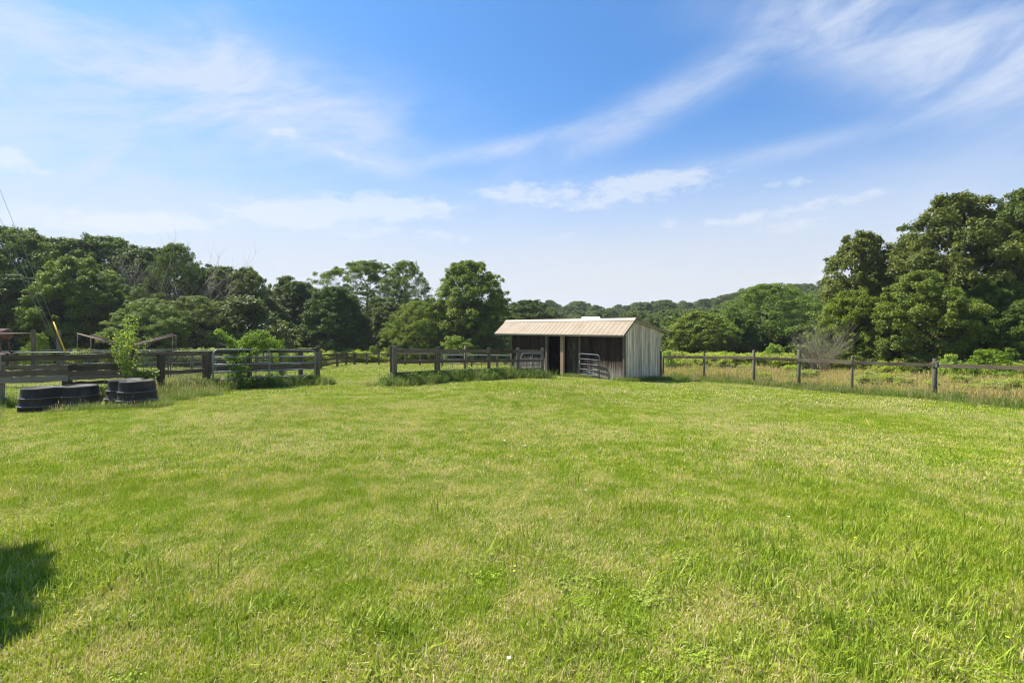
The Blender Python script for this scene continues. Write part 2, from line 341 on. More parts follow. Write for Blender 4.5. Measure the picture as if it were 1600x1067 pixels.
M['cable'] = mat_plain('steel_cable', (0.30, 0.31, 0.33), 0.5, 0.5, 0.1, 20)
M['yellow'] = mat_plain('yellow_plastic', (0.72, 0.47, 0.03), 0.5, 0, 0.08, 10)
M['plastic'] = mat_plain('black_plastic', (0.026, 0.021, 0.015), 0.6, 0, 0.2, 9, 0.25, dirt=(0.085, 0.070, 0.050), bmp=0.06)
M['plastic_edge'] = mat_plain('plastic_edge_highlight', (0.12, 0.12, 0.122), 0.55, 0, 0.2, 18, 0.5)  # highlight along the tank rims, put into a paler plastic colour
M['tank'] = mat_plain('rusty_tank', (0.13, 0.050, 0.035), 0.75, 0.1, 0.3, 5, 0.3, dirt=(0.09, 0.05, 0.04))
M['dirt'] = mat_plain('bare_dirt', (0.30, 0.20, 0.13), 0.95, 0, 0.3, 7, 0.1, dirt=(0.20, 0.14, 0.09), bmp=0.6)
M['floor'] = mat_plain('shed_floor_dirt', (0.10, 0.075, 0.055), 0.95, 0, 0.3, 7, 0.1, bmp=0.6)
M['white_roof'] = mat_plain('white_roof_metal', (0.75, 0.76, 0.78), 0.5, 0, 0.05, 3)
M['white_wall'] = mat_plain('pale_siding', (0.5, 0.5, 0.5), 0.7, 0, 0.05, 3)
M['petal'] = mat_plain('yellow_petals', (0.85, 0.68, 0.02), 0.5, 0, 0.05, 30)
M['stemgreen'] = mat_plain('green_stem', (0.12, 0.2, 0.04), 0.6, 0, 0.1, 30)
M['white_petal'] = mat_plain('white_petals', (0.75, 0.73, 0.68), 0.6, 0, 0.08, 40)

# ------------------------------------------------------------------ ground sheet
def build_ground():
    def axis(lim, n, p): t = np.linspace(-1, 1, n); return np.sign(t)*np.abs(t)**p*lim
    xs = axis(1100, 301, 3.2); ys = np.concatenate([np.linspace(-60, 0, 20)[:-1], (np.linspace(0, 1, 260)**2.6)*1300])
    X, Y = np.meshgrid(xs, ys); Z = G(X, Y)
    v = np.stack([X, Y, Z], -1).reshape(-1, 3); ny, nx = X.shape
    i = np.arange(ny*nx).reshape(ny, nx); f = np.stack([i[:-1, :-1], i[:-1, 1:], i[1:, 1:], i[1:, :-1]], -1).reshape(-1, 4)
    o = np_mesh('ground', v, f, M['ground'], smooth=True); COL.objects.link(o); tag(o, kind='structure')
def np_mesh(name, v, f, mat, attrs=None, smooth=False):
    me = bpy.data.meshes.new(name); v = np.ascontiguousarray(v, np.float32); f = np.ascontiguousarray(f, np.int32)
    me.vertices.add(len(v)); me.vertices.foreach_set('co', v.ravel()); k = f.shape[1]
    me.loops.add(f.size); me.loops.foreach_set('vertex_index', f.ravel()); me.polygons.add(len(f))
    me.polygons.foreach_set('loop_start', np.arange(0, f.size, k, dtype=np.int32))
    me.polygons.foreach_set('use_smooth', np.full(len(f), smooth))
    for an, av in (attrs or {}).items():
        a = me.attributes.new(an, 'FLOAT', 'POINT'); a.data.foreach_set('value', np.ascontiguousarray(av, np.float32))
    me.materials.append(mat); me.update(); me.validate()
    return bpy.data.objects.new(name, me)
build_ground()

# ------------------------------------------------------------------ scatter by geometry nodes (only for stuff)
def scatter(name, pts, rot, scl, idx, sources, label, cat):
    me = bpy.data.meshes.new(name); n = len(pts); me.vertices.add(n); me.vertices.foreach_set('co', np.ascontiguousarray(pts, np.float32).ravel())
    a = me.attributes.new('rot', 'FLOAT_VECTOR', 'POINT'); a.data.foreach_set('vector', np.ascontiguousarray(rot, np.float32).ravel())
    a = me.attributes.new('scl', 'FLOAT_VECTOR', 'POINT'); a.data.foreach_set('vector', np.ascontiguousarray(scl, np.float32).ravel())
    a = me.attributes.new('idx', 'INT', 'POINT'); a.data.foreach_set('value', np.ascontiguousarray(idx, np.int32))
    o = bpy.data.objects.new(name, me); COL.objects.link(o)
    cs = bpy.data.collections.new(name+' sources')
    for i, s in enumerate(sources):
        w = bpy.data.objects.new('src%02d %s' % (i, name), s.data if hasattr(s, 'data') else s); w.color = getattr(s, 'color', (1, 1, 1, 1)); cs.objects.link(w)
    ng = bpy.data.node_groups.new(name, 'GeometryNodeTree')
    ng.interface.new_socket('Geometry', in_out='INPUT', socket_type='NodeSocketGeometry'); ng.interface.new_socket('Geometry', in_out='OUTPUT', socket_type='NodeSocketGeometry')
    gi = ng.nodes.new('NodeGroupInput'); go = ng.nodes.new('NodeGroupOutput'); ip = ng.nodes.new('GeometryNodeInstanceOnPoints')
    ci = ng.nodes.new('GeometryNodeCollectionInfo'); ci.inputs[0].default_value = cs; ci.inputs[1].default_value = True; ci.inputs[2].default_value = True
    def at(nm, ty):
        q = ng.nodes.new('GeometryNodeInputNamedAttribute'); q.data_type = ty; q.inputs[0].default_value = nm; return q.outputs[0]
    ng.links.new(gi.outputs[0], ip.inputs['Points']); ng.links.new(ci.outputs[0], ip.inputs['Instance']); ip.inputs['Pick Instance'].default_value = True
    ng.links.new(at('idx', 'INT'), ip.inputs['Instance Index']); ng.links.new(at('rot', 'FLOAT_VECTOR'), ip.inputs['Rotation']); ng.links.new(at('scl', 'FLOAT_VECTOR'), ip.inputs['Scale'])
    ng.links.new(ip.outputs[0], go.inputs[0])
    md = o.modifiers.new('scatter', 'NODES'); md.node_group = ng
    tag(o, label, cat, kind='stuff'); return o

def blades(seed, n, rad, lmin, lmax, w, lean=0.5, droop=0.5, square=False, seed_heads=0, matkey='lawn', nm='grass_patch', tuft=0.0):
    """a patch of n grass blades (each a bent, tapering strip)"""
    r = np.random.default_rng(seed)
    th = r.uniform(0, 2*np.pi, n); rr = rad*np.sqrt(r.uniform(0, 1, n)); bx = rr*np.cos(th); by = rr*np.sin(th)
    if tuft: k = r.integers(0, max(2, int(n/tuft)), n); cx = r.uniform(-rad, rad, 9999)*.7; cy = r.uniform(-rad, rad, 9999)*.7; bx = cx[k]+bx*.18; by = cy[k]+by*.18
    L = r.uniform(lmin, lmax, n)*(0.7+0.3*r.random(n)); a = r.uniform(0, 2*np.pi, n); ln = np.abs(r.normal(0, lean, n))
    ww = w*r.uniform(.6, 1.3, n); sx = np.cos(a+np.pi/2); sy = np.sin(a+np.pi/2)   # widthwise
    tw = r.uniform(-.8, .8, n); sx2 = np.cos(a+np.pi/2+tw); sy2 = np.sin(a+np.pi/2+tw)
    def pt(t):
        an = ln*(.6+droop*t*1.2); an = np.minimum(an, 1.75)
        return bx+np.cos(a)*np.sin(an)*L*t, by+np.sin(a)*np.sin(an)*L*t, np.cos(an)*L*t*(1.0)
    vs = []
    for t, k, (ax, ay) in ((0, .7, (sx, sy)), (.5, 1.0, (sx, sy)), (1.0, .18, (sx2, sy2))):
        x, y, z = pt(t)
        vs.append(np.stack([x-ax*ww*.5*k, y-ay*ww*.5*k, z-(.01 if t == 0 else 0)], -1)); vs.append(np.stack([x+ax*ww*.5*k, y+ay*ww*.5*k, z-(.01 if t == 0 else 0)], -1))
    V = np.stack(vs, 1); b = np.arange(n)[:, None]*6
    F = np.concatenate([b+np.array([0, 1, 3, 2]), b+np.array([2, 3, 5, 4])])
    tint = np.repeat(r.random(n), 6); tip = np.tile(np.array([0, 0, .6, .6, 1, 1.]), n)
    V = V.reshape(-1, 3)
    if seed_heads:
        m = int(n*seed_heads); x, y, z = pt(1.0); x, y, z = x[:m], y[:m], z[:m]; hs = []
        for (dx, dz) in ((0, -.06), (.5, .03), (0, .13), (-.5, .03)):
            hs.append(np.stack([x+sx[:m]*dx*ww[:m]*2.6, y+sy[:m]*dx*ww[:m]*2.6, z+dz*.75], -1))
        H = np.stack(hs, 1).reshape(-1, 3); b2 = len(V)+np.arange(m)[:, None]*4
        F = np.concatenate([F, b2+np.array([0, 1, 2, 3])]); V = np.concatenate([V, H])
        tint = np.concatenate([tint, np.repeat((np.floor(r.random(m)*37)+.02)/37, 4)]); tip = np.concatenate([tip, np.ones(4*m)])
    return np_mesh(nm, V, F, M[matkey], dict(tint=tint, tip=tip))

def leafcloud(r, centers, radii, nper, leaf, flat=.7, up=.55, clumpv=None, shell=.55, aspect=1.5):
    """leaf quads on the outer shell of many puffs; returns verts, faces, tint, clump"""
    C = np.repeat(np.arange(len(centers)), nper); n = len(C)
    d = r.normal(size=(n, 3)); d /= np.linalg.norm(d, axis=1)[:, None]; d[:, 2] = np.where(d[:, 2] < -.55, -d[:, 2]*.6, d[:, 2])
    rad = shell+(1.05-shell)*r.random(n)**.7
    pos = centers[C]+d*(radii[C]*rad)[:, None]*np.array([1, 1, flat]); pos += r.normal(0, leaf*.5, (n, 3))
    nr = d*.55+np.array([0, 0, up])+r.normal(0, .45, (n, 3)); nr /= np.linalg.norm(nr, axis=1)[:, None]
    t = np.cross(nr, r.normal(size=(n, 3))); t /= np.linalg.norm(t, axis=1)[:, None]; b = np.cross(nr, t)
    s = leaf*r.uniform(.6, 1.35, n)[:, None]
    V = np.stack([pos-t*s*.5*aspect, pos-b*s*.42+nr*s*.12, pos+t*s*.5*aspect, pos+b*s*.42+nr*s*.12], 1).reshape(-1, 3)
    F = np.arange(n*4).reshape(-1, 4)
    cl = (clumpv if clumpv is not None else r.random(len(centers)))[C]
    return V, F, np.repeat(r.random(n), 4), np.repeat(cl, 4)

# ------------------------------------------------------------------ where things are on the ground (plan)
NR = XY(977, 24.0)                                   # shed corner nearest the camera
EXR = np.array([0.659, -0.753]); EYB = np.array([0.753, 0.659])
def shed_local(x, y): dx = x-NR[0]; dy = y-NR[1]; return dx*EXR[0]+dy*EXR[1], dx*EYB[0]+dy*EYB[1]
def in_shed(x, y, pad=0.0): a, b = shed_local(x, y); return (a > -8.15-pad) & (a < 0.03+pad) & (b > -0.03-pad) & (b < 3.05+pad)
RF = [(1036, 28.0), (1100, 26.6), (1178, 24.2), (1248, 22.4), (1331, 20.6), (1460, 17.9), (1625, 15.2), (1840, 12.6), (2100, 10.6)]    # right fence posts: column, distance
RFp = np.array([XY(*q) for q in RF])
def beyond_right(x, y):
    """metres behind the right fence line (negative: lawn side)"""
    yy = np.interp(x, RFp[:, 0], RFp[:, 1]); return np.where(x > RFp[0, 0], (y-yy)*0.8, -9)
MF = [(617, 17.1), (685, 18.8), (764, 21.0), (809, 22.6), (847, 23.6)]
LF = [(0, 13.0), (105, 13.7), (208, 14.6), (251, 15.0), (323, 16.0), (389, 17.2), (440, 18.1), (470, 18.7), (497, 19.2)]

def hashn(x, y, s): return np.modf(np.abs(np.sin(x*12.9898*s+y*78.233)*43758.5453))[0]
def vnoise(x, y, s):
    """smooth value noise 0..1"""
    x = x/s; y = y/s; xi = np.floor(x); yi = np.floor(y); fx = x-xi; fy = y-yi; fx = fx*fx*(3-2*fx); fy = fy*fy*(3-2*fy)
    h = lambda a, b: np.modf(np.abs(np.sin(a*127.1+b*311.7+s*17.0)*43758.5453))[0]
    return (h(xi, yi)*(1-fx)+h(xi+1, yi)*fx)*(1-fy)+(h(xi, yi+1)*(1-fx)+h(xi+1, yi+1)*fx)*fy

DIRT = XY(949, 23.1)
# ------------------------------------------------------------------ lawn
def build_lawn():
    src = []; P_, I_, S_ = [], [], []
    lods = [(0.8, 6.3, 0.115, 0.19, 480, 0.020, 0.062, 0.0042), (5.8, 14, 0.24, 0.36, 520, 0.04, 0.085, 0.0085), (13, 30, 0.5, 0.75, 620, 0.045, 0.09, 0.019), (28, 60, 1.1, 1.6, 560, 0.06, 0.11, 0.045)]
    for li, (y0, y1, sp, rad, n, l0, l1, w) in enumerate(lods):
        base = len(src)
        for k in range(4): src.append(blades(100+li*10+k, n, rad, l0, l1, w, lean=.8, droop=.7))
        gx = np.arange(-y1*1.12-2, y1*1.12+2, sp); gy = np.arange(y0, y1, sp); X, Y = np.meshgrid(gx, gy); X = X.ravel(); Y = Y.ravel()
        X = X+rng.uniform(-.5, .5, len(X))*sp; Y = Y+rng.uniform(-.5, .5, len(Y))*sp
        ok = (np.abs(X) < Y*1.08+1.6) & ~in_shed(X, Y, rad*.6) & (beyond_right(X, Y) < rad*.3) & (np.hypot((X-DIRT[0])/1.1, (Y-DIRT[1])/0.55) > 1)
        if li == 3: ok &= (Y < 52+0.15*X) & (X < 12)
        X, Y = X[ok], Y[ok]
        hgt = .75+.6*vnoise(X, Y, .9)*vnoise(X+50, Y, 2.7)*1.6
        P_.append(np.stack([X, Y, G(X, Y)], -1)); I_.append(base+rng.integers(0, 4, len(X))); S_.append(np.stack([np.ones(len(X)), np.ones(len(X)), hgt], -1))
    # coarse tufts of longer, wider grass
    base = len(src)
    for k in range(4): src.append(blades(300+k, 90, .19, .07, .165, .0075, lean=.6, droop=.8, matkey='tuft'))
    tx, ty = [], []
    def tuftgroup(px, py, n, spread):
        Y = 1.72*FPX/(py-HY); x, y = XY(px, Y)
        for _ in range(n): tx.append(x+random.gauss(0, spread)); ty.append(y+random.gauss(0, spread))
    for a in [(1400, 985, 26, .42), (1340, 905, 16, .4), (1240, 1010, 9, .25), (1470, 900, 14, .4), (1560, 1000, 12, .35), (1480, 1050, 12, .3), (1100, 860, 8, .3), (960, 800, 8, .3), (800, 880, 4, .2),
              (60, 1000, 18, .3), (30, 900, 16, .3), (140, 925, 6, .16), (260, 915, 9, .22), (75, 830, 7, .2), (210, 712, 10, .35), (285, 700, 10, .5), (520, 740, 9, .45), (120, 770, 5, .25),
              (560, 1010, 5, .15), (700, 830, 4, .2), (1180, 760, 8, .5), (1340, 800, 9, .4), (1500, 790, 10, .5), (1560, 860, 8, .4), (650, 1020, 4, .12), (840, 1045, 5, .15), (930, 1020, 4, .15), (1000, 940, 6, .3), (380, 1020, 5, .18), (1230, 930, 7, .25), (15, 760, 7, .25)]: tuftgroup(*a)
    for _ in range(240):
        y = random.uniform(2.2, 20); x = random.uniform(-1.05, 1.05)*y
        if vnoise(np.array([x]), np.array([y]), 1.6)[0] > .62: tx.append(x); ty.append(y)
    X = np.array(tx); Y = np.array(ty); ok = (beyond_right(X, Y) < -.3) & ~in_shed(X, Y, .3); X, Y = X[ok], Y[ok]
    s = rng.uniform(.55, 1.05, len(X))
    P_.append(np.stack([X, Y, G(X, Y)], -1)); I_.append(base+rng.integers(0, 4, len(X))); S_.append(np.stack([s, s, s], -1))
    base = len(src)                                   # low broad leaved weeds and clover in the turf
    for k in range(3):
        rr = np.random.default_rng(330+k); nn = 26; cen = np.stack([rr.normal(0, .09, nn), rr.normal(0, .09, nn), rr.uniform(.012, .05, nn)], -1)
        V, F, ti, cl = leafcloud(rr, cen, np.full(nn, .022), 9, .019, .5, 1.4, aspect=1.25); src.append(np_mesh('clover_patch', V, F, M['clover'], dict(tint=ti, clump=cl)))
    qy = rng.uniform(2.0, 13, 1500); qx = rng.uniform(-1.1, 1.1, 1500)*qy; ok = vnoise(qx+9, qy, .7)*rng.uniform(.75, 1, 1500) > .64; qx, qy = qx[ok], qy[ok]; s = rng.uniform(.35, .75, len(qx))
    P_.append(np.stack([qx, qy, G(qx, qy)], -1)); I_.append(base+rng.integers(0, 3, len(qx))); S_.append(np.stack([s, s, s], -1))
    pts = np.concatenate(P_); rot = np.zeros_like(pts); rot[:, 2] = rng.uniform(0, 6.28, len(pts))
    scatter('lawn_grass', pts, rot, np.concatenate(S_), np.concatenate(I_), src, 'short mown green grass with straw coloured patches covering the paddock', 'grass')
build_lawn()

# ------------------------------------------------------------------ foliage builders
def make_tree_mesh(seed, H=12, Rm=4.6, cb=.22, npuff=150, pr=(.55, 1.1), nper=170, leaf=.17, shape='round', mat='leaf', flat=.85, nlimb=15, trunk_r=.24):
    """a tree: tapered trunk and limbs that reach the leaf clumps; returns (trunk mesh, crown mesh)"""
    r = np.random.default_rng(seed); random.seed(seed); mb = MB()
    lean = r.normal(0, .03, 2)*H
    def tk(t): return Vector((lean[0]*t*t+.12*math.sin(t*5+seed), lean[1]*t*t+.12*math.cos(t*4+seed), H*.86*t))
    mb.tube([tk(i/9)-Vector((0, 0, .3 if i == 0 else 0)) for i in range(10)], [trunk_r*(1.25 if i == 0 else 1)*(1-i/9*.88) for i in range(10)], 8)
    lobes = [(r.uniform(0, 6.28), r.uniform(.3, .9), r.uniform(.6, 1.35)) for _ in range(9)]
    def env(az, t):
        if shape == 'round': e = math.sin(math.pi*min(1, max(0, (t-cb)/(1-cb)))**.8*.94+.12)**.6
        elif shape == 'spread': e = math.sin(math.pi*min(1, max(0, (t-cb)/(1-cb)))**1.25*.9+.15)**.65
        elif shape == 'bush': e = math.sqrt(max(0, 1-((t-.25)/.78)**2))
        else: e = (1-((t-cb)/(1-cb)))**.75*.9+.12
        k = 1
        for a, tt, m in lobes: k += (m-1)*1.1*math.exp(-((math.cos(az-a)-1)*2.2)**2-((t-tt)*4)**2)
        return max(.06, e*k)*Rm
    cen, radi = [], []
    for i in range(nlimb):
        t0 = cb*.8+(.92-cb*.8)*(i+.5)/nlimb*.85; az = i*2.4+r.uniform(-.4, .4); t1 = min(.97, t0+r.uniform(.10, .24))
        a = tk(t0/.86*.98 if t0 < .86 else 1); e = env(az, t1)*r.uniform(.72, .95); tipv = Vector((lean[0]*t1*t1+math.cos(az)*e, lean[1]*t1*t1+math.sin(az)*e, H*t1))
        mid = a.lerp(tipv, .5)+Vector((0, 0, -.04*H*.5)); r0 = trunk_r*.42*(1-t0*.5)
        mb.tube([a, a.lerp(mid, .6), mid, mid.lerp(tipv, .55), tipv], [r0, r0*.8, r0*.6, r0*.35, r0*.12], 5)
        for j in range(3):
            s0 = a.lerp(tipv, r.uniform(.35, .8)); az2 = az+r.uniform(-1, 1); t2 = min(.985, t1+r.uniform(-.1, .12)); e2 = env(az2, t2)*r.uniform(.6, .95)
            tp = Vector((math.cos(az2)*e2, math.sin(az2)*e2, H*t2)); mb.tube([s0, s0.lerp(tp, .5)+Vector((0, 0, .1)), tp], [r0*.35, r0*.22, r0*.08], 4)
    for i in range(npuff):
        t = cb+(1-cb)*r.random()**.85; az = r.uniform(0, 6.28); e = env(az, t); p_ = r.uniform(*pr)
        rad = max(0, e-p_*.55)*(r.uniform(.78, 1.0) if r.random() < .78 else r.uniform(.2, .75))
        cen.append((lean[0]*t*t+math.cos(az)*rad, lean[1]*t*t+math.sin(az)*rad, H*t-p_*flat*.7)); radi.append(p_*(1.0 if t < .85 else .8))
    for i in range(int(npuff*.35)):                  # small sprays that break the outline
        t = cb+(1-cb)*r.random()**.6; az = r.uniform(0, 6.28); e = env(az, t)*r.uniform(.94, 1.06)+.05; cen.append((lean[0]*t*t+math.cos(az)*e, lean[1]*t*t+math.sin(az)*e, H*t*r.uniform(.97, 1.0))); radi.append(pr[0]*r.uniform(.6, 1.1))
    cen = np.array(cen); radi = np.array(radi)
    V, F, ti, cl = leafcloud(r, cen, radi, nper, leaf, flat)
    keep = np.repeat((np.arange(len(V)//4) < npuff*nper) | (r.random(len(V)//4) < .35), 4); V, ti, cl = V[keep], ti[keep], cl[keep]; F = np.arange(len(V)).reshape(-1, 4)
    tm = mb.mesh('trunk', M['bark']); co = np_mesh('crown', V, F, M[mat], dict(tint=ti, clump=cl))
    return tm, co.data

TV = {}
TV['maple'] = make_tree_mesh(11, 12, 4.7, .12, 280, (.35, 1.0), 300, .125)
TV['poplar'] = make_tree_mesh(12, 13, 4.0, .14, 240, (.3, .85), 260, .145, 'round', trunk_r=.26)
TV['walnut'] = make_tree_mesh(13, 12, 5.2, .38, 230, (.35, .8), 200, .11, 'spread', flat=.65, nlimb=18)
TV['dense'] = make_tree_mesh(14, 9, 4.2, .03, 300, (.3, .8), 270, .112, 'bush')
TV['open'] = make_tree_mesh(15, 12, 4.2, .18, 250, (.3, .75), 110, .12, 'round', flat=.7, nlimb=20)
TV['feather'] = make_tree_mesh(16, 9, 4.6, .05, 340, (.3, .75), 190, .088, 'round', flat=.7)
TV['oak'] = make_tree_mesh(17, 12.5, 5.2, .10, 300, (.35, 1.0), 300, .13)
TV['slim'] = make_tree_mesh(18, 12, 2.9, .10, 200, (.3, .75), 240, .115)
TV['sycamore'] = make_tree_mesh(19, 12, 4.4, .08, 260, (.35, .9), 330, .13, 'round', nlimb=18)
TV['shrub'] = make_tree_mesh(20, 2.6, 1.5, .02, 60, (.22, .5), 110, .085, 'bush', trunk_r=.05, nlimb=8)
TV['shrub2'] = make_tree_mesh(21, 3.0, 1.7, .02, 75, (.22, .5), 120, .075, 'bush', trunk_r=.05, nlimb=9)
VH = dict(maple=12, poplar=13, walnut=12, dense=9, open=12, feather=9, oak=12.5, slim=12, sycamore=12, shrub=2.6, shrub2=3.0)
VR = dict(maple=4.7, poplar=4.0, walnut=5.2, dense=4.2, open=4.2, feather=4.6, oak=5.2, slim=2.9, sycamore=4.4, shrub=1.5, shrub2=1.7)
def plant(name, kind, px, top, wpx, Y, tint, label, group=None, cat='tree', rz=None):
    """a tree whose crown tops out at the given height in view and is about wpx wide"""
    x, y = XY(px, Y); z = G(x, y); h = CAMZ+(HY-top)/FPX*Y-z; o = empty(name, (x, y, z), rz if rz is not None else random.uniform(0, 6.28))
    wid = wpx/FPX*Y; sx = wid/(2*VR[kind]*.97); o.scale = (sx, sx, h/VH[kind])
    tr = bpy.data.objects.new('trunk', TV[kind][0]); cr = bpy.data.objects.new('crown', TV[kind][1])
    for q in (tr, cr): COL.objects.link(q); q.parent = o
    cr.color = (*tint, 1); tag(o, label, cat, group); return o

random.seed(5)
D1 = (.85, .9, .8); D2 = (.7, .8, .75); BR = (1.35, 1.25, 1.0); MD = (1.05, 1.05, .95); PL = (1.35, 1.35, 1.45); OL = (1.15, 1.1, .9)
gl = 'trees of the wood left of the lawn'; gc = 'trees along the middle of the far field edge'; gr_ = 'tall trees behind the right fence'; gm = 'trees in the middle distance right of the shed'
TREES = [
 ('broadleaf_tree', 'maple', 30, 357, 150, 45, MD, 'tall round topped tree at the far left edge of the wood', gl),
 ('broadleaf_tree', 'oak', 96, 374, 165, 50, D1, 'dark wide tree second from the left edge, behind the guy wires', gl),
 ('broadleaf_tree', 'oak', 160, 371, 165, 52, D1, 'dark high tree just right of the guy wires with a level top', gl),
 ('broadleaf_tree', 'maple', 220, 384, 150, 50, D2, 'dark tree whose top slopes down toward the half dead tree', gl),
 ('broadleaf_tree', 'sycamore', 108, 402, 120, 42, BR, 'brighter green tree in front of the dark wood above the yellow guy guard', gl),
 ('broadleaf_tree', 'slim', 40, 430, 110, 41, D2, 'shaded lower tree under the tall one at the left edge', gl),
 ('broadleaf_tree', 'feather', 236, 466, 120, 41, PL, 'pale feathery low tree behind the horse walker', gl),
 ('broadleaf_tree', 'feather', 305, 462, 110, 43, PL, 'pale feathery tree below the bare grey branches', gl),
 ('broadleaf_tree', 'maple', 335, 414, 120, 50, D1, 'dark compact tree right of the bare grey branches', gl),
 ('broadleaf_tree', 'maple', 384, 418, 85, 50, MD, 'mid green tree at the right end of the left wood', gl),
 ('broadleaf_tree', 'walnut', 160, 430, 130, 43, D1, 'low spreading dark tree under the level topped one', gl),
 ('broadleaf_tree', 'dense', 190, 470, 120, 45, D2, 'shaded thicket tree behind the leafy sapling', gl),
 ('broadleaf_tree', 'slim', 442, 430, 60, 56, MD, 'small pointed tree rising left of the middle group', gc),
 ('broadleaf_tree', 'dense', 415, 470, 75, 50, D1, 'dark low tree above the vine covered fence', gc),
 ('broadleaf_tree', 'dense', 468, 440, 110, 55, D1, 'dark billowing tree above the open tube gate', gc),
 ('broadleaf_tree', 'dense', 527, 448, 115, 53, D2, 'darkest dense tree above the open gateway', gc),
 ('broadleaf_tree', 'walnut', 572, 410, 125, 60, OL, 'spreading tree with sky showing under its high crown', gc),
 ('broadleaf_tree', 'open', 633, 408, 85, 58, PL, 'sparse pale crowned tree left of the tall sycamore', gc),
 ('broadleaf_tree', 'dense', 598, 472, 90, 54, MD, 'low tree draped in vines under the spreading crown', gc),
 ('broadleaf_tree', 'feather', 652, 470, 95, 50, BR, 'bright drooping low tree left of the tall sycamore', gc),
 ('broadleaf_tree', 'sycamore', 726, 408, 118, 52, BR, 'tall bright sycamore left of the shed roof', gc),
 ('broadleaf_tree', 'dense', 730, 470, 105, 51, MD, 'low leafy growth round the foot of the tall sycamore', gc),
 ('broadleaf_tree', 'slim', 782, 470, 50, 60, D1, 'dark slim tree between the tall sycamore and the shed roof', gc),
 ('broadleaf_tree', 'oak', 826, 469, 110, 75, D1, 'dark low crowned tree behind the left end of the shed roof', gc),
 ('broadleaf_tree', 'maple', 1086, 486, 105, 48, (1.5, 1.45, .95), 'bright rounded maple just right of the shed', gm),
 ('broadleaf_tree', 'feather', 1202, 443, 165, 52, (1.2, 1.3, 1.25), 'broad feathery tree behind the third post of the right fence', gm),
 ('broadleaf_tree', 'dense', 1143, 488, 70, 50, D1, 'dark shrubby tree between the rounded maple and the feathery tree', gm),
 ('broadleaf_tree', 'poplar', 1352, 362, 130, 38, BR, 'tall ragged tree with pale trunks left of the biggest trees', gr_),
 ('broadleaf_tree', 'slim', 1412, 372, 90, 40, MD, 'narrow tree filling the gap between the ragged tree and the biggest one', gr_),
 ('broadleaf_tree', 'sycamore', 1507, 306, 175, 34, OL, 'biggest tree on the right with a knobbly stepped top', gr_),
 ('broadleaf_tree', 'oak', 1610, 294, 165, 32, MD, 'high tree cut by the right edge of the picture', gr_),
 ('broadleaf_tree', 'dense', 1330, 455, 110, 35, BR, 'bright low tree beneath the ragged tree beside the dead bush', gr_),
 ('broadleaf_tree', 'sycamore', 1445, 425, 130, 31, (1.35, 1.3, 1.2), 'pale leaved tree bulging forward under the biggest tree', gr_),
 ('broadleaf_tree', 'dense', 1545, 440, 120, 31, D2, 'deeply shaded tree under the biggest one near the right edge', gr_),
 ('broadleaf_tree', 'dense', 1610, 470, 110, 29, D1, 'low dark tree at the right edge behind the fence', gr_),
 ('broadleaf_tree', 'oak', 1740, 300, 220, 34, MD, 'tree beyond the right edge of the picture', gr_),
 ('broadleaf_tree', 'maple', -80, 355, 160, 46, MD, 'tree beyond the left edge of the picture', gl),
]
for a in TREES[:]:
    if a[2] > 1700 or a[2] < 0: continue
    plant(*a)
gs = 'shrubs along the foot of the woods'
SHR = [('shrub', 'shrub2', 1205, 537, 42, 40, (1.9, 1.9, 2.0), 'pale green shrub behind the right fence left of the dead bush', gs),
 ('shrub', 'shrub', 1320, 545, 60, 33, (1.5, 1.4, 1.2), 'bright low shrub at the foot of the ragged tree', gs),
 ('shrub', 'shrub2', 1375, 520, 70, 33, (1.3, 1.3, 1.0), 'mid green shrub below the pale trunks', gs),
 ('shrub', 'shrub', 1482, 553, 34, 27, (2.6, 2.5, 3.2), 'whitish leaved shrub just right of the thick fence post', gs),
 ('shrub', 'shrub2', 1560, 545, 100, 25, (1.2, 1.25, 1.0), 'wide green shrub behind the fence near the right edge', gs),
 ('shrub', 'shrub', 1042, 547, 26, 36, (2.4, 2.4, 3.0), 'whitish flowering shrub at the right corner of the shed', gs),
 ('shrub', 'shrub2', 1440, 548, 60, 30, (.9, .95, .8), 'dark shrub left of the thick fence post', gs),
 ('shrub', 'shrub', 1260, 548, 50, 38, (.9, 1, .8), 'dark shrub at the foot of the dead bush', gs),
 ('shrub', 'shrub', 440, 530, 17, 24, (1.5, 1.6, 1.2), 'small round clipped looking shrub behind the gate', gs),
 ('shrub', 'shrub2', 585, 540, 26, 50, (1.6, 1.6, 1.1), 'small shrub in the weeds beyond the gateway', gs),
 ('shrub', 'shrub2', 60, 521, 42, 34, (1.7, 1.7, 1.1), 'yellow green bush between the two corral posts', gs),
 ('shrub', 'shrub', 715, 525, 60, 47, (1.5, 1.5, 1.0), 'bright bush below the tall sycamore', gs)]
for a in SHR: plant(*a[:9], cat='shrub')
# small tree out of the frame to the left whose shadow falls on the lawn
o = plant('small_tree', 'slim', -150, 200, 100, 4.6, (1.3, 1.3, 1), 'small leafy tree on the left boundary beside the lawn', None, 'tree')
o.location = (-5.3, 3.45, G(-5.3, 3.45)); o.scale = (.32, .32, .375)

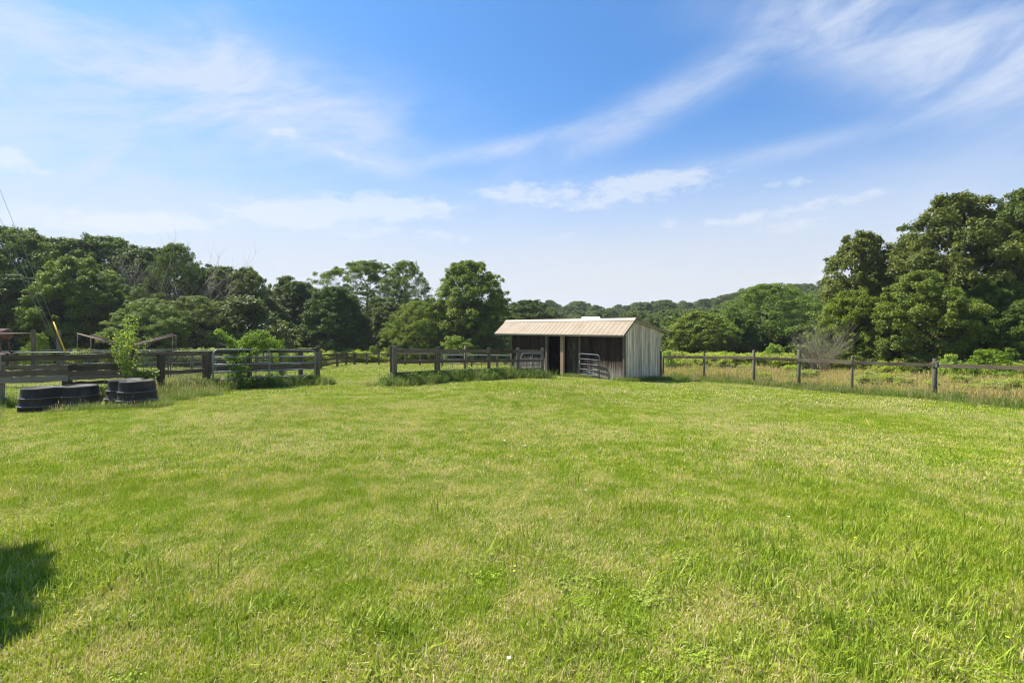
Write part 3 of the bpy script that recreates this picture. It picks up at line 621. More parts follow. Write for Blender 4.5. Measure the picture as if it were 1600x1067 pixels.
# undergrowth: dark mass at the foot of the woods, and the far wooded valley
def build_woods():
    r = np.random.default_rng(3); pts, sc, ix = [], [], []
    def row(px0, px1, Y0, Y1, n, s0, s1):
        for _ in range(n):
            px = r.uniform(px0, px1); Y = r.uniform(Y0, Y1); x, y = XY(px, Y); pts.append((x, y, G(x, y)-.2)); s = r.uniform(s0, s1); sc.append((s*1.25, s*1.25, s)); ix.append(r.integers(0, 2))
    row(-160, 420, 46, 60, 120, 1.0, 2.2); row(400, 800, 56, 70, 90, 1.0, 2.0); row(1290, 1800, 35, 46, 90, .9, 2.0); row(1040, 1300, 52, 64, 50, 1.0, 1.9); row(-160, 420, 44, 47, 40, .6, 1.1); row(410, 790, 52, 56, 50, .6, 1.2)
    n = len(pts); rot = np.zeros((n, 3)); rot[:, 2] = r.uniform(0, 6.28, n)
    s1 = bpy.data.objects.new('undergrowth', TV['shrub'][1]); s1.color = (.6, .68, .6, 1); s2 = bpy.data.objects.new('undergrowth', TV['shrub2'][1]); s2.color = (.75, .8, .7, 1)
    scatter('undergrowth', np.array(pts), rot, np.array(sc), np.array(ix), [s1, s2], 'dark tangled undergrowth filling the foot of the woods', 'undergrowth')
    pts, sc, ix = [], [], []
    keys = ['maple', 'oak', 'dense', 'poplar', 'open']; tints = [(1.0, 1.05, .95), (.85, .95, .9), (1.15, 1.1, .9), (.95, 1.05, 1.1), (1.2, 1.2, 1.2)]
    def wood(px0, px1, Y0, Y1, n, h0, h1, topf=None):
        for _ in range(n):
            px = r.uniform(px0, px1); Y = Y0+(Y1-Y0)*r.random(); x, y = XY(px, Y); z = G(x, y); k = r.integers(0, 5); h = r.uniform(h0, h1)
            if topf is not None:                       # keep the sky line where the photograph has it
                h = min(h, CAMZ+(HY-topf(px))/FPX*Y-z)*(1 if r.random() < .3 else r.uniform(.62, 1))
            if h < 2: continue
            s = h/VH[keys[k]]; w = max(s, .55)*r.uniform(.95, 1.3); pts.append((x, y, z)); sc.append((w, w, s)); ix.append(k)
    top = lambda px: np.interp(px, [700, 845, 857, 875, 905, 930, 960, 1000, 1040, 1075, 1120, 1165, 1200, 1260, 1300, 1700], [474, 474, 468, 478, 470, 477, 476, 472, 469, 470, 465, 450, 447, 440, 437, 425])
    wood(760, 1000, 170, 260, 70, 9, 16, top); wood(1000, 1500, 150, 260, 190, 9, 16, top); wood(975, 1320, 70, 150, 110, 8, 12, lambda p: top(p)+14)
    wood(760, 960, 92, 160, 40, 7, 11, lambda p: top(p)+9); wood(-300, 740, 75, 120, 90, 7, 10); wood(1300, 2000, 60, 130, 70, 8, 12); wood(-1200, 2800, 420, 560, 160, 10, 16, lambda p: 482); 
    wood(-900, -90, 46, 75, 36, 10, 13); wood(1730, 2500, 36, 62, 24, 10, 13)
    n = len(pts); rot = np.zeros((n, 3)); rot[:, 2] = r.uniform(0, 6.28, n); src = []
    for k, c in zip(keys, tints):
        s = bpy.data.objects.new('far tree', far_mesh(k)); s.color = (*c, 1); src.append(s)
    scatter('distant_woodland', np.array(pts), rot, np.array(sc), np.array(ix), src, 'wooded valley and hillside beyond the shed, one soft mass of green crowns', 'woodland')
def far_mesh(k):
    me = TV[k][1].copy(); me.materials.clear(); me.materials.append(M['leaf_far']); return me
build_woods()

# bare grey trees and bushes
def bare(name, px, base_y, top, Y, spread, n, label, cat, levels=3, seed=1, thick=.10):
    random.seed(seed); x, y = XY(px, Y); z = G(x, y) if base_y is None else CAMZ+(HY-base_y)/FPX*Y; h = CAMZ+(HY-top)/FPX*Y-z
    root = empty(name, (x, y, z)); lo = MB(); tw = MB()
    def grow(p, d, L, r, lev, mb):
        pts = [p]; q = p.copy(); dd = d.copy()
        for i in range(4):
            dd = (dd+Vector((random.uniform(-.2, .2), random.uniform(-.2, .2), random.uniform(-.05, .15)))).normalized(); q = q+dd*L/4; pts.append(q.copy())
        mb.tube(pts, [r*(1-i*.2) for i in range(5)], 4 if lev < 2 else 3, caps=False)
        if lev < levels:
            for i in range(4 if lev else 5):
                s = pts[random.choice((1, 2, 3, 4))]; a = random.uniform(0, 6.28); nd = (dd+Vector((math.cos(a), math.sin(a), random.uniform(-.2, .5)))*.75).normalized(); grow(s, nd, L*random.uniform(.45, .7), r*.45, lev+1, tw)
    for i in range(n):
        a = i*2.4+random.random(); d = Vector((math.cos(a)*spread, math.sin(a)*spread, 1)).normalized()
        grow(Vector((x, y, z)), d, h*random.uniform(.42, .56), thick, 0, lo)
    lo.build('limb', M['dead_bark'], root); tw.build('twigs', M['dead_bark'], root)
    tag(root, label, cat); return root
bare('dead_tree', 303, None, 372, 46, .5, 7, 'half dead tree with bare grey branches poking above the left wood', 'tree', 3, 4, .09)
bare('dead_bush', 1278, None, 492, 32.5, .6, 24, 'tangled leafless grey bush behind the right fence', 'bush', 3, 8, .032)
bare('dead_tree', 238, None, 378, 47, .25, 4, 'thin dead treetop standing out of the dark left wood', 'tree', 3, 9, .08)
plant('broadleaf_tree', 'feather', 275, 380, 95, 48, (1.0, 1.05, .95), 'olive tree entwined with bare branches in the left wood', gl)

# ------------------------------------------------------------------ rough grass, meadow and weeds
def line_pts(ps, n, spread, r):
    ps = np.array(ps, float); d = np.r_[0, np.cumsum(np.hypot(*np.diff(ps, axis=0).T))]; t = r.uniform(0, d[-1], n)
    return np.interp(t, d, ps[:, 0])+r.normal(0, spread, n), np.interp(t, d, ps[:, 1])+r.normal(0, spread, n)
def build_rough():
    r = np.random.default_rng(21); src = []
    for k in range(3): src.append(blades(400+k, 150, .30, .22, .50, .011, lean=.45, droop=.8, matkey='rough', nm='rough_clump'))
    for k in range(2): src.append(blades(410+k, 100, .30, .22, .60, .007, lean=.55, droop=.7, matkey='hay', seed_heads=.15, nm='dry_clump'))
    for k in range(2):
        rr = np.random.default_rng(440+k); nn = 34; cen = np.stack([rr.normal(0, .17, nn), rr.normal(0, .17, nn), rr.uniform(.06, .48, nn)], -1)
        V, F, ti, cl = leafcloud(rr, cen, rr.uniform(.04, .10, nn), 20, .042, .9, .5); src.append(np_mesh('leafy_weed', V, F, M['verge'], dict(tint=ti, clump=cl)))
    X, Y, I, S = [], [], [], []
    def leafy(ps, n, spread, s0, s1): x, y = line_pts(ps, n, spread, r); X.append(x); Y.append(y); I.append(r.integers(5, 7, n)); S.append(r.uniform(s0, s1, n))
    def add(ps, n, spread, s0, s1, dry=.1, dy=0.0):
        x, y = line_pts(ps, n, spread, r); X.append(x); Y.append(y+dy); I.append(np.where(r.random(n) < dry, r.integers(3, 5, n), r.integers(0, 3, n))); S.append(r.uniform(s0, s1, n))
    mf = [XY(*q) for q in MF]; lf = [XY(*q) for q in LF]
    leafy([(a-.05, b-.3) for a, b in mf], 120, .20, .5, 1.0); leafy([(a, b-.35) for a, b in lf[4:]], 60, .2, .45, 1.0); leafy([(a, b+.2) for a, b in RFp[:8]], 34, .4, .35, .75); leafy(lf[:4], 14, .2, .5, .9)
    add([(a-.05, b-.35) for a, b in mf], 320, .22, .5, 1.2, .06); add([(a-.15, b-.7) for a, b in mf], 140, .35, .25, .6, .06); add(mf[1:], 90, .25, .8, 1.5, .05)
    add([(a, b-.4) for a, b in lf[4:]], 200, .26, .6, 1.15, .14); add([lf[-1], (lf[-1][0]+.35, lf[-1][1]-.3)], 24, .15, .7, 1.1, .05)
    add([(a, b-.3) for a, b in lf[2:5]], 110, .32, .7, 1.1, .6); add(lf[:3], 50, .2, .5, .9, .4)
    add([XY(98, 11.45), XY(130, 11.55), XY(165, 11.6), XY(262, 12.0)], 44, .12, .25, .62, .3)
    add([XY(252, 12.7), XY(300, 14.0), XY(322, 15.2)], 90, .35, .35, .7, .45)
    add([(a-.1, b-.15) for a, b in RFp[:9]], 520, .20, .45, .95, .22); add([(a-.3, b-.4) for a, b in RFp[:9]], 260, .42, .22, .5, .12)
    add([(-13.0, 12.4), (-9.5, 8.7), (-6.9, 5.9), (-5.3, 4.1)], 240, .22, .35, .75, .15)
    c = lambda a, b: tuple(np.array(NR)+EXR*a+EYB*b)
    add([c(-.3, -.12), c(.22, -.1), c(.24, 3.1)], 120, .12, .45, .8, .02); add([c(-3.6, -.25), c(-1.9, -.3)], 60, .14, .4, .7, .02); add([c(-8, -.3), c(-5.2, -.3)], 60, .2, .5, .9, .1)
    add([XY(505, 47), XY(560, 50), XY(660, 50), XY(800, 47)], 160, .5, .7, 1.2, .5)
    add([(-12, 22), (-17, 27), (-25, 24)], 120, 1.4, .6, 1.1, .5)
    add([XY(560, 16.7), XY(610, 16.9)], 14, .25, .3, .5, .2)
    x = np.concatenate(X); y = np.concatenate(Y); i = np.concatenate(I); s = np.concatenate(S); ok = ~in_shed(x, y, -.02); x, y, i, s = x[ok], y[ok], i[ok], s[ok]
    rot = np.zeros((len(x), 3)); rot[:, 2] = r.uniform(0, 6.28, len(x))
    scatter('rough_grass', np.stack([x, y, G(x, y)], -1), rot, np.stack([s, s, s], -1), i, src, 'unmown rough grass growing along the fence lines and shed walls', 'grass')
    # meadow behind the right fence
    ms = [blades(420+k, 170, .42, .30, .72, .012, lean=.34, droop=.6, matkey='meadow', seed_heads=.22, nm='meadow_clump') for k in range(4)]
    gx, gy = np.meshgrid(np.arange(7, 48, .42), np.arange(12, 52, .42)); gx = gx.ravel()+r.uniform(-.2, .2, gx.size); gy = gy.ravel()+r.uniform(-.2, .2, gy.size)
    b = beyond_right(gx, gy); u = gx/gy; ok = (b > .25) & (u > .26) & (u < 1.15) & (gy < np.interp(u, [.26, .45, .6, 1.2], [44, 40, 34, 30])) & ~in_shed(gx, gy, .4)
    gx, gy = gx[ok], gy[ok]
    # dry strip beyond the middle fence
    n = 260; dx = r.uniform(-11, 0, n); dy = r.uniform(43, 49, n); gx = np.r_[gx, dx]; gy = np.r_[gy, dy]; s = np.r_[r.uniform(.55, 1.0, len(gx)-n)*(.65+.7*vnoise(gx[:-n], gy[:-n], 2.2)), r.uniform(.35, .6, n)]
    rot = np.zeros((len(gx), 3)); rot[:, 2] = r.uniform(0, 6.28, len(gx))
    scatter('meadow_grass', np.stack([gx, gy, G(gx, gy)], -1), rot, np.stack([s, s, s], -1), r.integers(0, 4, len(gx)), ms, 'tall yellowing meadow grass in seed behind the right fence', 'grass')
    # leafy yellow-green weeds
    ws = []
    for k in range(3):
        rr = np.random.default_rng(500+k); cen, rad = [], []
        for _ in range(26):
            h = rr.uniform(.35, 1.25); cen.append((rr.uniform(-.55, .55), rr.uniform(-.55, .55), h)); rad.append(rr.uniform(.14, .26))
        V, F, ti, cl = leafcloud(rr, np.array(cen), np.array(rad), 90, .075, .9, .5); ws.append(np_mesh('weed_clump', V, F, M['weed'], dict(tint=ti, clump=cl)))
    X, Y, S = [], [], []
    def band(px0, px1, Y0, Y1, n, s0, s1):
        for _ in range(n):
            px = r.uniform(px0, px1); Yv = r.uniform(Y0, Y1) if not callable(Y0) else Y0(px)+r.uniform(0, Y1); x, y = XY(px, Yv); X.append(x); Y.append(y); S.append(r.uniform(s0, s1))
    band(495, 800, 49, 55, 440, .5, 1.05); band(-60, 500, 38, 43, 240, .6, 1.1)
    band(1036, 1290, 37, 46, 300, .4, 1.1); band(1290, 1640, lambda p: np.interp(p, [1290, 1640], [33, 24.5]), 3.0, 210, .35, .85)
    for _ in range(45):                             # odd leafy plants standing among the meadow grass
        t = r.uniform(0, 1)**.7; px = 1040+t*560; Yv = np.interp(px, [q[0] for q in RF], [q[1] for q in RF])+r.uniform(1, 12); x, y = XY(px, Yv); X.append(x); Y.append(y); S.append(r.uniform(.3, .55))
    x = np.array(X); y = np.array(Y); s = np.array(S); rot = np.zeros((len(x), 3)); rot[:, 2] = r.uniform(0, 6.28, len(x))
    scatter('field_weeds', np.stack([x, y, G(x, y)], -1), rot, np.stack([s*1.2, s*1.2, s], -1), r.integers(0, 3, len(x)), ws, 'leafy yellow green weeds along the far field edges', 'weeds')
build_rough()

# ------------------------------------------------------------------ the shed
def build_shed():
    root = empty('run_in_shed', (NR[0], NR[1], CAMZ-2.55), math.atan2(-.753, .659))
    tag(root, 'weathered wooden run-in shed with a tan metal roof in the paddock corner', 'shed')
    EA, RG, RE = (-.335, 2.21), (.61, 2.975), (3.6, 2.35)       # roof section: front eave, ridge, rear eave (depth, height)
    X0, X1 = -9.30, .15
    def rz(y): return EA[1]+(y-EA[0])*(RG[1]-EA[1])/(RG[0]-EA[0]) if y < RG[0] else RG[1]+(y-RG[0])*(RE[1]-RG[1])/(RE[0]-RG[0])
    def planks(name, mat, a, b, top, zb=-.45, w=.15, th=.022, skip=(), y=0.0, axis='x', jit=.006, gap=.006):
        mb = MB(); random.seed(hash(name) % 97 if False else len(name)*7+int(abs(a)*10)); p = a
        while p < b-.02:
            ww = min(w*random.uniform(.85, 1.15), b-p); c = p+ww/2; o = random.uniform(-jit, jit)
            if not any(s0 < c < s1 for s0, s1 in skip):
                zt = top(c) if callable(top) else top; zb2 = zb+random.uniform(-.03, .03)
                if axis == 'x': mb.bar((c, y+o, zb2), (c, y+o, zt), ww-gap, th, up=(0, 1, 0), nseg=3)
                else: mb.bar((y+o, c, zb2), (y+o, c, zt), th, ww-gap, up=(0, 1, 0), nseg=3)
            p += ww
        return mb.build(name, mat, root, world=False)
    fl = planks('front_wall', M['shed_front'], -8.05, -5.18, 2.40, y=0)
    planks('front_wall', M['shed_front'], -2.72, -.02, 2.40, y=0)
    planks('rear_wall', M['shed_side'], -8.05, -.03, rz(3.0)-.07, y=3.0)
    planks('side_wall', M['shed_side'], .03, 2.98, lambda c: rz(c)-.09, y=0.0, axis='y', w=.155, jit=.007, gap=.012)
    planks('side_wall', M['shed_side'], .03, 2.98, lambda c: rz(c)-.09, y=-8.08, axis='y', w=.19)
    d = planks('door', M['shed_door'], -3.86, -2.80, 2.33, y=.20, zb=-.2, w=.2)
    planks('partition', M['shed_door'], .3, 2.9, 2.3, y=-3.95, axis='y')
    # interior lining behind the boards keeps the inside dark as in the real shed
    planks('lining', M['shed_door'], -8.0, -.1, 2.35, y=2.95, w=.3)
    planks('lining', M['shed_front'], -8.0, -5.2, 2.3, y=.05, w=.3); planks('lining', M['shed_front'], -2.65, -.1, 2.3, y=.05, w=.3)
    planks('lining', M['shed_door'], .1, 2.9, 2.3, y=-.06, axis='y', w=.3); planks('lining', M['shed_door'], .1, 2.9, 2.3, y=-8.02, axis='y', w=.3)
    MB().bar((-8.0, 1.5, -.36), (-.05, 1.5, -.36), 2.9, .1).build('floor', M['floor'], root, world=False)
    def post(x, w, mat, y=-.04, z1=2.19, d=.1): MB().bar((x, y, -.4), (x, y, z1), w, d, up=(0, 1, 0), nseg=4).build('post', mat, root, world=False)
    post(-8.05, .13, M['fence_gray'], y=-.055, d=.08); post(-5.13, .13, M['shed_trim'], d=.14); post(-3.98, .24, M['shed_tan'], d=.12); post(-2.76, .10, M['fence_gray'], d=.12)
    post(-.07, .10, M['shed_trim'], y=-.03, d=.035)
    MB().bar((.028, 2.93, -.35), (.028, 2.93, 1.35), .035, .12, up=(0, 1, 0)).build('corner_board', M['fence'], root, world=False)
    # beam, fascia, rafters
    MB().bar((-9.15, -.07, 2.265), (.05, -.07, 2.265), .09, .15, nseg=6).build('beam', M['shed_trim'], root, world=False)
    MB().bar((X0+.03, EA[0]+.035, EA[1]-.045), (X1-.03, EA[0]+.035, EA[1]-.045), .03, .10, nseg=6).build('fascia', M['fence_pale'], root, world=False)
    for x in (X1-.05, X0+.05):
        mb = MB(); mb.bar((x, EA[0]+.06, EA[1]-.05), (x, RG[0], RG[1]-.075), .04, .12); mb.bar((x, RG[0], RG[1]-.075), (x, RE[0]-.06, RE[1]-.06), .04, .12)
        mb.build('rake_board', M['fence_pale'], root, world=False)
    for i in range(12):
        x = X0+.5+i*(X1-X0-.7)/11.; mb = MB(); mb.bar((x, EA[0]+.08, EA[1]-.06), (x, RG[0], RG[1]-.12), .045, .1); mb.bar((x, RG[0], RG[1]-.12), (x, RE[0]-.1, RE[1]-.07), .045, .1)
        mb.build('rafter', M['shed_trim'], root, world=False)
    # ribbed metal roof
    vs, fs = [], []; xs = []; x = X0
    prof = []
    while x < X1:
        prof += [(x, 0), (min(X1, x+.018), .015), (min(X1, x+.042), .015), (min(X1, x+.06), 0)]; x += .30
    prof.append((X1, 0)); prof = [p for i, p in enumerate(prof) if i == 0 or p[0] > prof[i-1][0]+1e-5]
    n = len(prof); secs = [EA, RG, RE]
    for (y, z) in secs:
        for (px_, dz) in prof: vs.append((px_, y, z+dz))
    for (y, z) in secs:
        for (px_, dz) in prof: vs.append((px_, y, z-.03))
    for k in range(2):
        for i in range(n-1): a = k*n+i; fs.append((a, a+1, a+n+1, a+n)); b = a+3*n; fs.append((b, b+n, b+n+1, b+1))
    for i in range(n-1): fs.append((i, i+3*n, i+3*n+1, i+1)); fs.append((2*n+i, 2*n+i+1, 5*n+i+1, 5*n+i))
    for k in range(2):
        fs.append((k*n, (k+1)*n, (k+4)*n, (k+3)*n)); fs.append((k*n+n-1, (k+3)*n+n-1, (k+4)*n+n-1, (k+1)*n+n-1))
    rf = MB().raw(vs, fs).build('roof', M['roof'], root, world=False)
    q = 3.0; c = []; sl1 = (RG[1]-EA[1])/(RG[0]-EA[0]); sl2 = (RE[1]-RG[1])/(RE[0]-RG[0])
    sec = [(RG[0]-.14, RG[1]-.14*sl1+.030), (RG[0], RG[1]+.045), (RG[0]+.16, RG[1]+.16*sl2+.030), (RG[0]+.16, RG[1]+.16*sl2+.022), (RG[0], RG[1]+.030), (RG[0]-.14, RG[1]-.14*sl1+.022)]
    vs = [(xx, y, z) for xx in (X0-.02, X1+.02) for (y, z) in sec]; fs = [(i, (i+1) % 6, (i+1) % 6+6, i+6) for i in range(6)]+[tuple(range(5, -1, -1)), tuple(range(6, 12))]
    rc = MB().raw(vs, fs).build('ridge_cap', M['ridge'], None, world=False); rc.parent = rf
    return root
shed = build_shed()
# worn dirt by the shed
def build_dirt():
    n = 28; vs = [(0, 0)]+[(math.cos(i/n*6.283)*1.05*(1+.18*math.sin(i*1.7)), math.sin(i/n*6.283)*.5*(1+.2*math.sin(i*2.3))) for i in range(n)]
    V = [(DIRT[0]+a, DIRT[1]+b, G(DIRT[0]+a, DIRT[1]+b)+.004 if i == 0 else G(DIRT[0]+a, DIRT[1]+b)+.006) for i, (a, b) in enumerate(vs)]
    V[0] = (V[0][0], V[0][1], V[0][2]+.03)
    tag(MB().raw(V, [(0, i+1, (i+1) % n+1) for i in range(n)], True).build('bare_dirt', M['dirt']), kind='structure')
build_dirt()
tag(MB().bar(P(932, 594.5, 23.5), P(962, 600, 22.9), .25, .04, nseg=3).build('plank', M['shed_tan']), 'worn plank lying at the foot of the shed wall', 'plank')

# ------------------------------------------------------------------ fences
def wood_post(root, px, Y, ptop, w=.13, mat='fence_gray', round_=False, base=None, d=None):
    b = gp(px, Y, -.25); t = P(px, ptop, Y); random.seed(int(px*3)); t = Vector((t.x+random.uniform(-.02, .02), t.y, t.z)); mb = MB()
    if round_: mb.tube([b, b.lerp(t, .5), t-Vector((0, 0, .01)), t], [w*.54, w*.52, w*.48, w*.42], 10)
    else: mb.bar(b, t, w, d or w, up=(0, 1, 0), nseg=4, wob=.003)
    return mb.build('post', M[mat], root)
def board(root, a, b, h, mat='fence', th=.032, nseg=6, wob=.004, off=-.08, name='board'):
    """board from (px, py, Y) to (px, py, Y), nailed on the camera side of the posts"""
    a = P(*a); b = P(*b); n = Vector((a.x, a.y, 0)).normalized(); return MB().bar(a+n*off, b+n*off, th, h, nseg=nseg, wob=wob).build(name, M[mat], root)
def mesh_wire(root, pts, h0, h1, dz, dx, r=.0016, off=.08, name='wire_mesh'):
    mb = MB(); n_h = int((h1-h0)/dz)+1
    for (p, q) in zip(pts[:-1], pts[1:]):
        p = Vector((p[0], p[1]+off, 0)); q = Vector((q[0], q[1]+off, 0)); L = (q-p).length; k = max(1, int(L/dx))
        gz = [G(p.x+(q.x-p.x)*i/6, p.y+(q.y-p.y)*i/6) for i in range(7)]
        for i in range(n_h): mb.tube([Vector((p.x+(q.x-p.x)*j/6, p.y+(q.y-p.y)*j/6, gz[j]+h0+i*dz)) for j in range(7)], r*1.2, 3, False)
        for i in range(k):
            t = i/k; x, y = p.x+(q.x-p.x)*t, p.y+(q.y-p.y)*t; g = float(np.interp(t*6, range(7), gz)); mb.tube([(x, y, g+h0), (x, y, g+h1)], r, 3, False)
    return mb.build(name, M['wire'], root)

# right fence: one top board, round posts, wire mesh
fr = empty('wire_and_board_fence', (*RFp[3], G(*RFp[3]))); tag(fr, 'long fence with one top board and wire mesh, running right from the shed', 'fence')
tops = [551, 551, 547, 546, 556, 560, 560, 562, 562]; rail = [557.5, 557.5, 559, 561.5, 565.5, 570, 575, 584, 594]; wd = [.11, .115, .13, .135, .10, .145, .14, .14, .14]
for i, (px, Y) in enumerate(RF): wood_post(fr, px, Y, tops[i] if i else 556, wd[i], 'post', True)
random.seed(2)
for i in range(len(RF)-1):
    a, b = RF[i], RF[i+1]; board(fr, (a[0], rail[i]+(1 if i else 0), a[1]), (b[0], rail[i+1]+random.uniform(-.8, .8), b[1]), .13+random.uniform(-.012, .014), random.choice(('fence', 'fence', 'fence_gray')), nseg=10, wob=.008, name='rail')
mesh_wire(fr, [tuple(p) for p in RFp], .05, 1.0, .12, .14, .0026, off=-.05)
cap = MB().bar(P(1462, 568.5, 17.75)+Vector((0, -.02, 0)), P(1466, 567.5, 17.75)+Vector((0, -.02, 0)), .03, .16).build('insulator', M['fence_pale'], fr)

# middle fence: three boards
fm = empty('board_fence', (*XY(*MF[2]), G(*XY(*MF[2])))); tag(fm, 'three board wooden fence from the gateway to the shed, weeds at its foot', 'fence')
mt = [540, 542, 543.5, 543.5, 544]
for (px, Y), t in zip(MF, mt): wood_post(fm, px, Y, t, .135, 'fence_gray')
wood_post(fm, 612.5, 17.35, 541, .12, 'fence'); wood_post(fm, 681, 19.0, 544, .10, 'fence')
B3 = [(548, 565.5, 584), (548.5, 564.5, 580.5), (548.5, 563.5, 578), (549, 563, 577), (549.5, 562.5, 576)]
for i in range(4):
    for j, hh in enumerate((.135, .115, .11)):
        board(fm, (MF[i][0], B3[i][j], MF[i][1]), (MF[i+1][0], B3[i+1][j], MF[i+1][1]), hh, 'fence' if (i+j) % 3 else 'fence_gray')

# left fence
fl_ = empty('old_board_fence', (*XY(*LF[3]), G(*XY(*LF[3])))); tag(fl_, 'old dark board and mesh fence on the left behind the black troughs', 'fence')
for (px, Y), t, w, m in zip(LF, [553, 574, 545, 553, 550, 542, 546, 547, 540], [.14, .17, .14, .16, .19, .13, .12, .12, .13], ['fence_pale', 'fence', 'fence', 'fence', 'fence', 'fence_gray', 'fence_gray', 'fence', 'fence_gray']):
    wood_post(fl_, px, Y, t, w, m)
def yof(i): return LF[i][1]
for (i, ya, j, yb, hh, m, o_) in [
    (0, 560, 2, 555.5, .145, 'fence', -.09), (2, 554, 4, 552.2, .125, 'fence', -.09), (4, 551, 8, 546.2, .115, 'fence', -.04),
    (0, 574, 1, 573.5, .12, 'fence', -.085), (0, 583.5, 1, 581, .15, 'fence', -.083), (1, 574.5, 2, 572, .17, 'fence', -.085), (1, 583, 2, 580, .13, 'fence', -.09),
    (0, 594, 1, 590.5, .16, 'fence_pale', -.088), (1, 590.5, 2, 586, .12, 'fence_gray', -.088), (1, 599, 2, 595, .10, 'fence', -.088),
    (2, 583, 4, 579, .115, 'fence', -.09), (2, 606, 4, 602, .11, 'fence', -.09), (4, 577, 8, 572.5, .22, 'fence', -.04), (4, 600, 8, 590, .13, 'fence', -.04)]:
    board(fl_, (LF[i][0]-1, ya, yof(i)), (LF[j][0]+1, yb, yof(j)), hh, m, off=o_, nseg=10, wob=.015)
mesh_wire(fl_, [XY(*q) for q in LF[:5]], .05, 1.05, .10, .09, .0019, off=.04)
# its return toward the camera, just outside the frame, starts with the corner post

# ------------------------------------------------------------------ tube gates
def tube_gate(name, a0, a1, H, nbar, rt, label, brace=(.5,), lift=.05, mat='galv', chain=True, group=None, sag=0.0):
    """a0, a1: ground points of the two ends; rounded tube frame with bars"""
    a0 = Vector(a0); a1 = Vector(a1); d = (a1-a0); L = d.length; root = empty(name, a0, math.atan2(d.y, d.x)); slope = (a1.z-a0.z)/L
    def w(x, z): return Vector((x, 0, z+lift+slope*x+sag*math.sin(x/L*math.pi)))
    rc = .16; pts = [w(0, 0), w(0, H-rc)]
    for k in range(1, 6): t = k/6*math.pi/2; pts.append(w(rc-rc*math.cos(t), H-rc+rc*math.sin(t)))
    for k in range(0, 9): pts.append(w(rc+(L-2*rc)*k/8, H))
    for k in range(1, 6): t = k/6*math.pi/2; pts.append(w(L-rc+rc*math.sin(t), H-rc+rc*math.cos(t)))
    pts += [w(L, H-rc), w(L, 0)]
    MB().tube(pts, rt, 10).build('frame', M[mat], root, world=False)
    for i in range(nbar):
        z = H*(.04+.96*i/nbar)*(1.0); MB().tube([w(L*k/6, z) for k in range(7)], rt*.82, 8).build('bar', M[mat], root, world=False)
    for b in brace: MB().bar(w(L*b, 0)+Vector((0, -rt*.7, 0)), w(L*b, H)+Vector((0, -rt*.7, 0)), rt*1.3, rt*.9, up=(0, 1, 0)).build('brace', M[mat], root, world=False)
    for z in (H*.2, H*.8): MB().tube([w(L, z), w(L+.09, z)], rt*.5, 6).build('hinge', M[mat], root, world=False)
    if chain: MB().tube([w(.02, H*.72)+Vector((0, -.03, 0)), w(.09, H*.62)+Vector((0, -.03, 0)), w(.05, H*.5)+Vector((0, -.035, 0)), w(.12, H*.42)+Vector((0, -.03, 0))], rt*.35, 5).build('chain', M['cable'], root, world=False)
    tag(root, label, 'gate', group); return root
g0 = gp(333, 15.6); g1 = gp(492, 18.75)
g0.z = CAMZ-(610-HY)/FPX*15.6; g1.z = CAMZ-(600-HY)/FPX*18.75
tube_gate('tube_gate', g0, g1, 1.19, 5, .027, 'long grey metal tube gate standing open against the left fence', brace=(.5,), mat='galv_light')
gg = 'short tube gates by the shed'
tube_gate('tube_gate', P(814, 591, 22.2), P(848.5, 590, 23.0), 1.07, 4, .024, 'short grey tube gate folded against the end of the middle fence', brace=(.5,), lift=0, chain=False, group=gg)
c0 = np.array(NR)+EXR*-2.72+EYB*-.13; c1 = np.array(NR)+EXR*-1.37+EYB*-.20
tube_gate('tube_gate', (c0[0], c0[1], CAMZ-2.64), (c1[0], c1[1], CAMZ-2.66), 1.33, 5, .024, 'short grey tube gate resting against the shed wall right of its door', brace=(), lift=0, chain=True, group=gg)
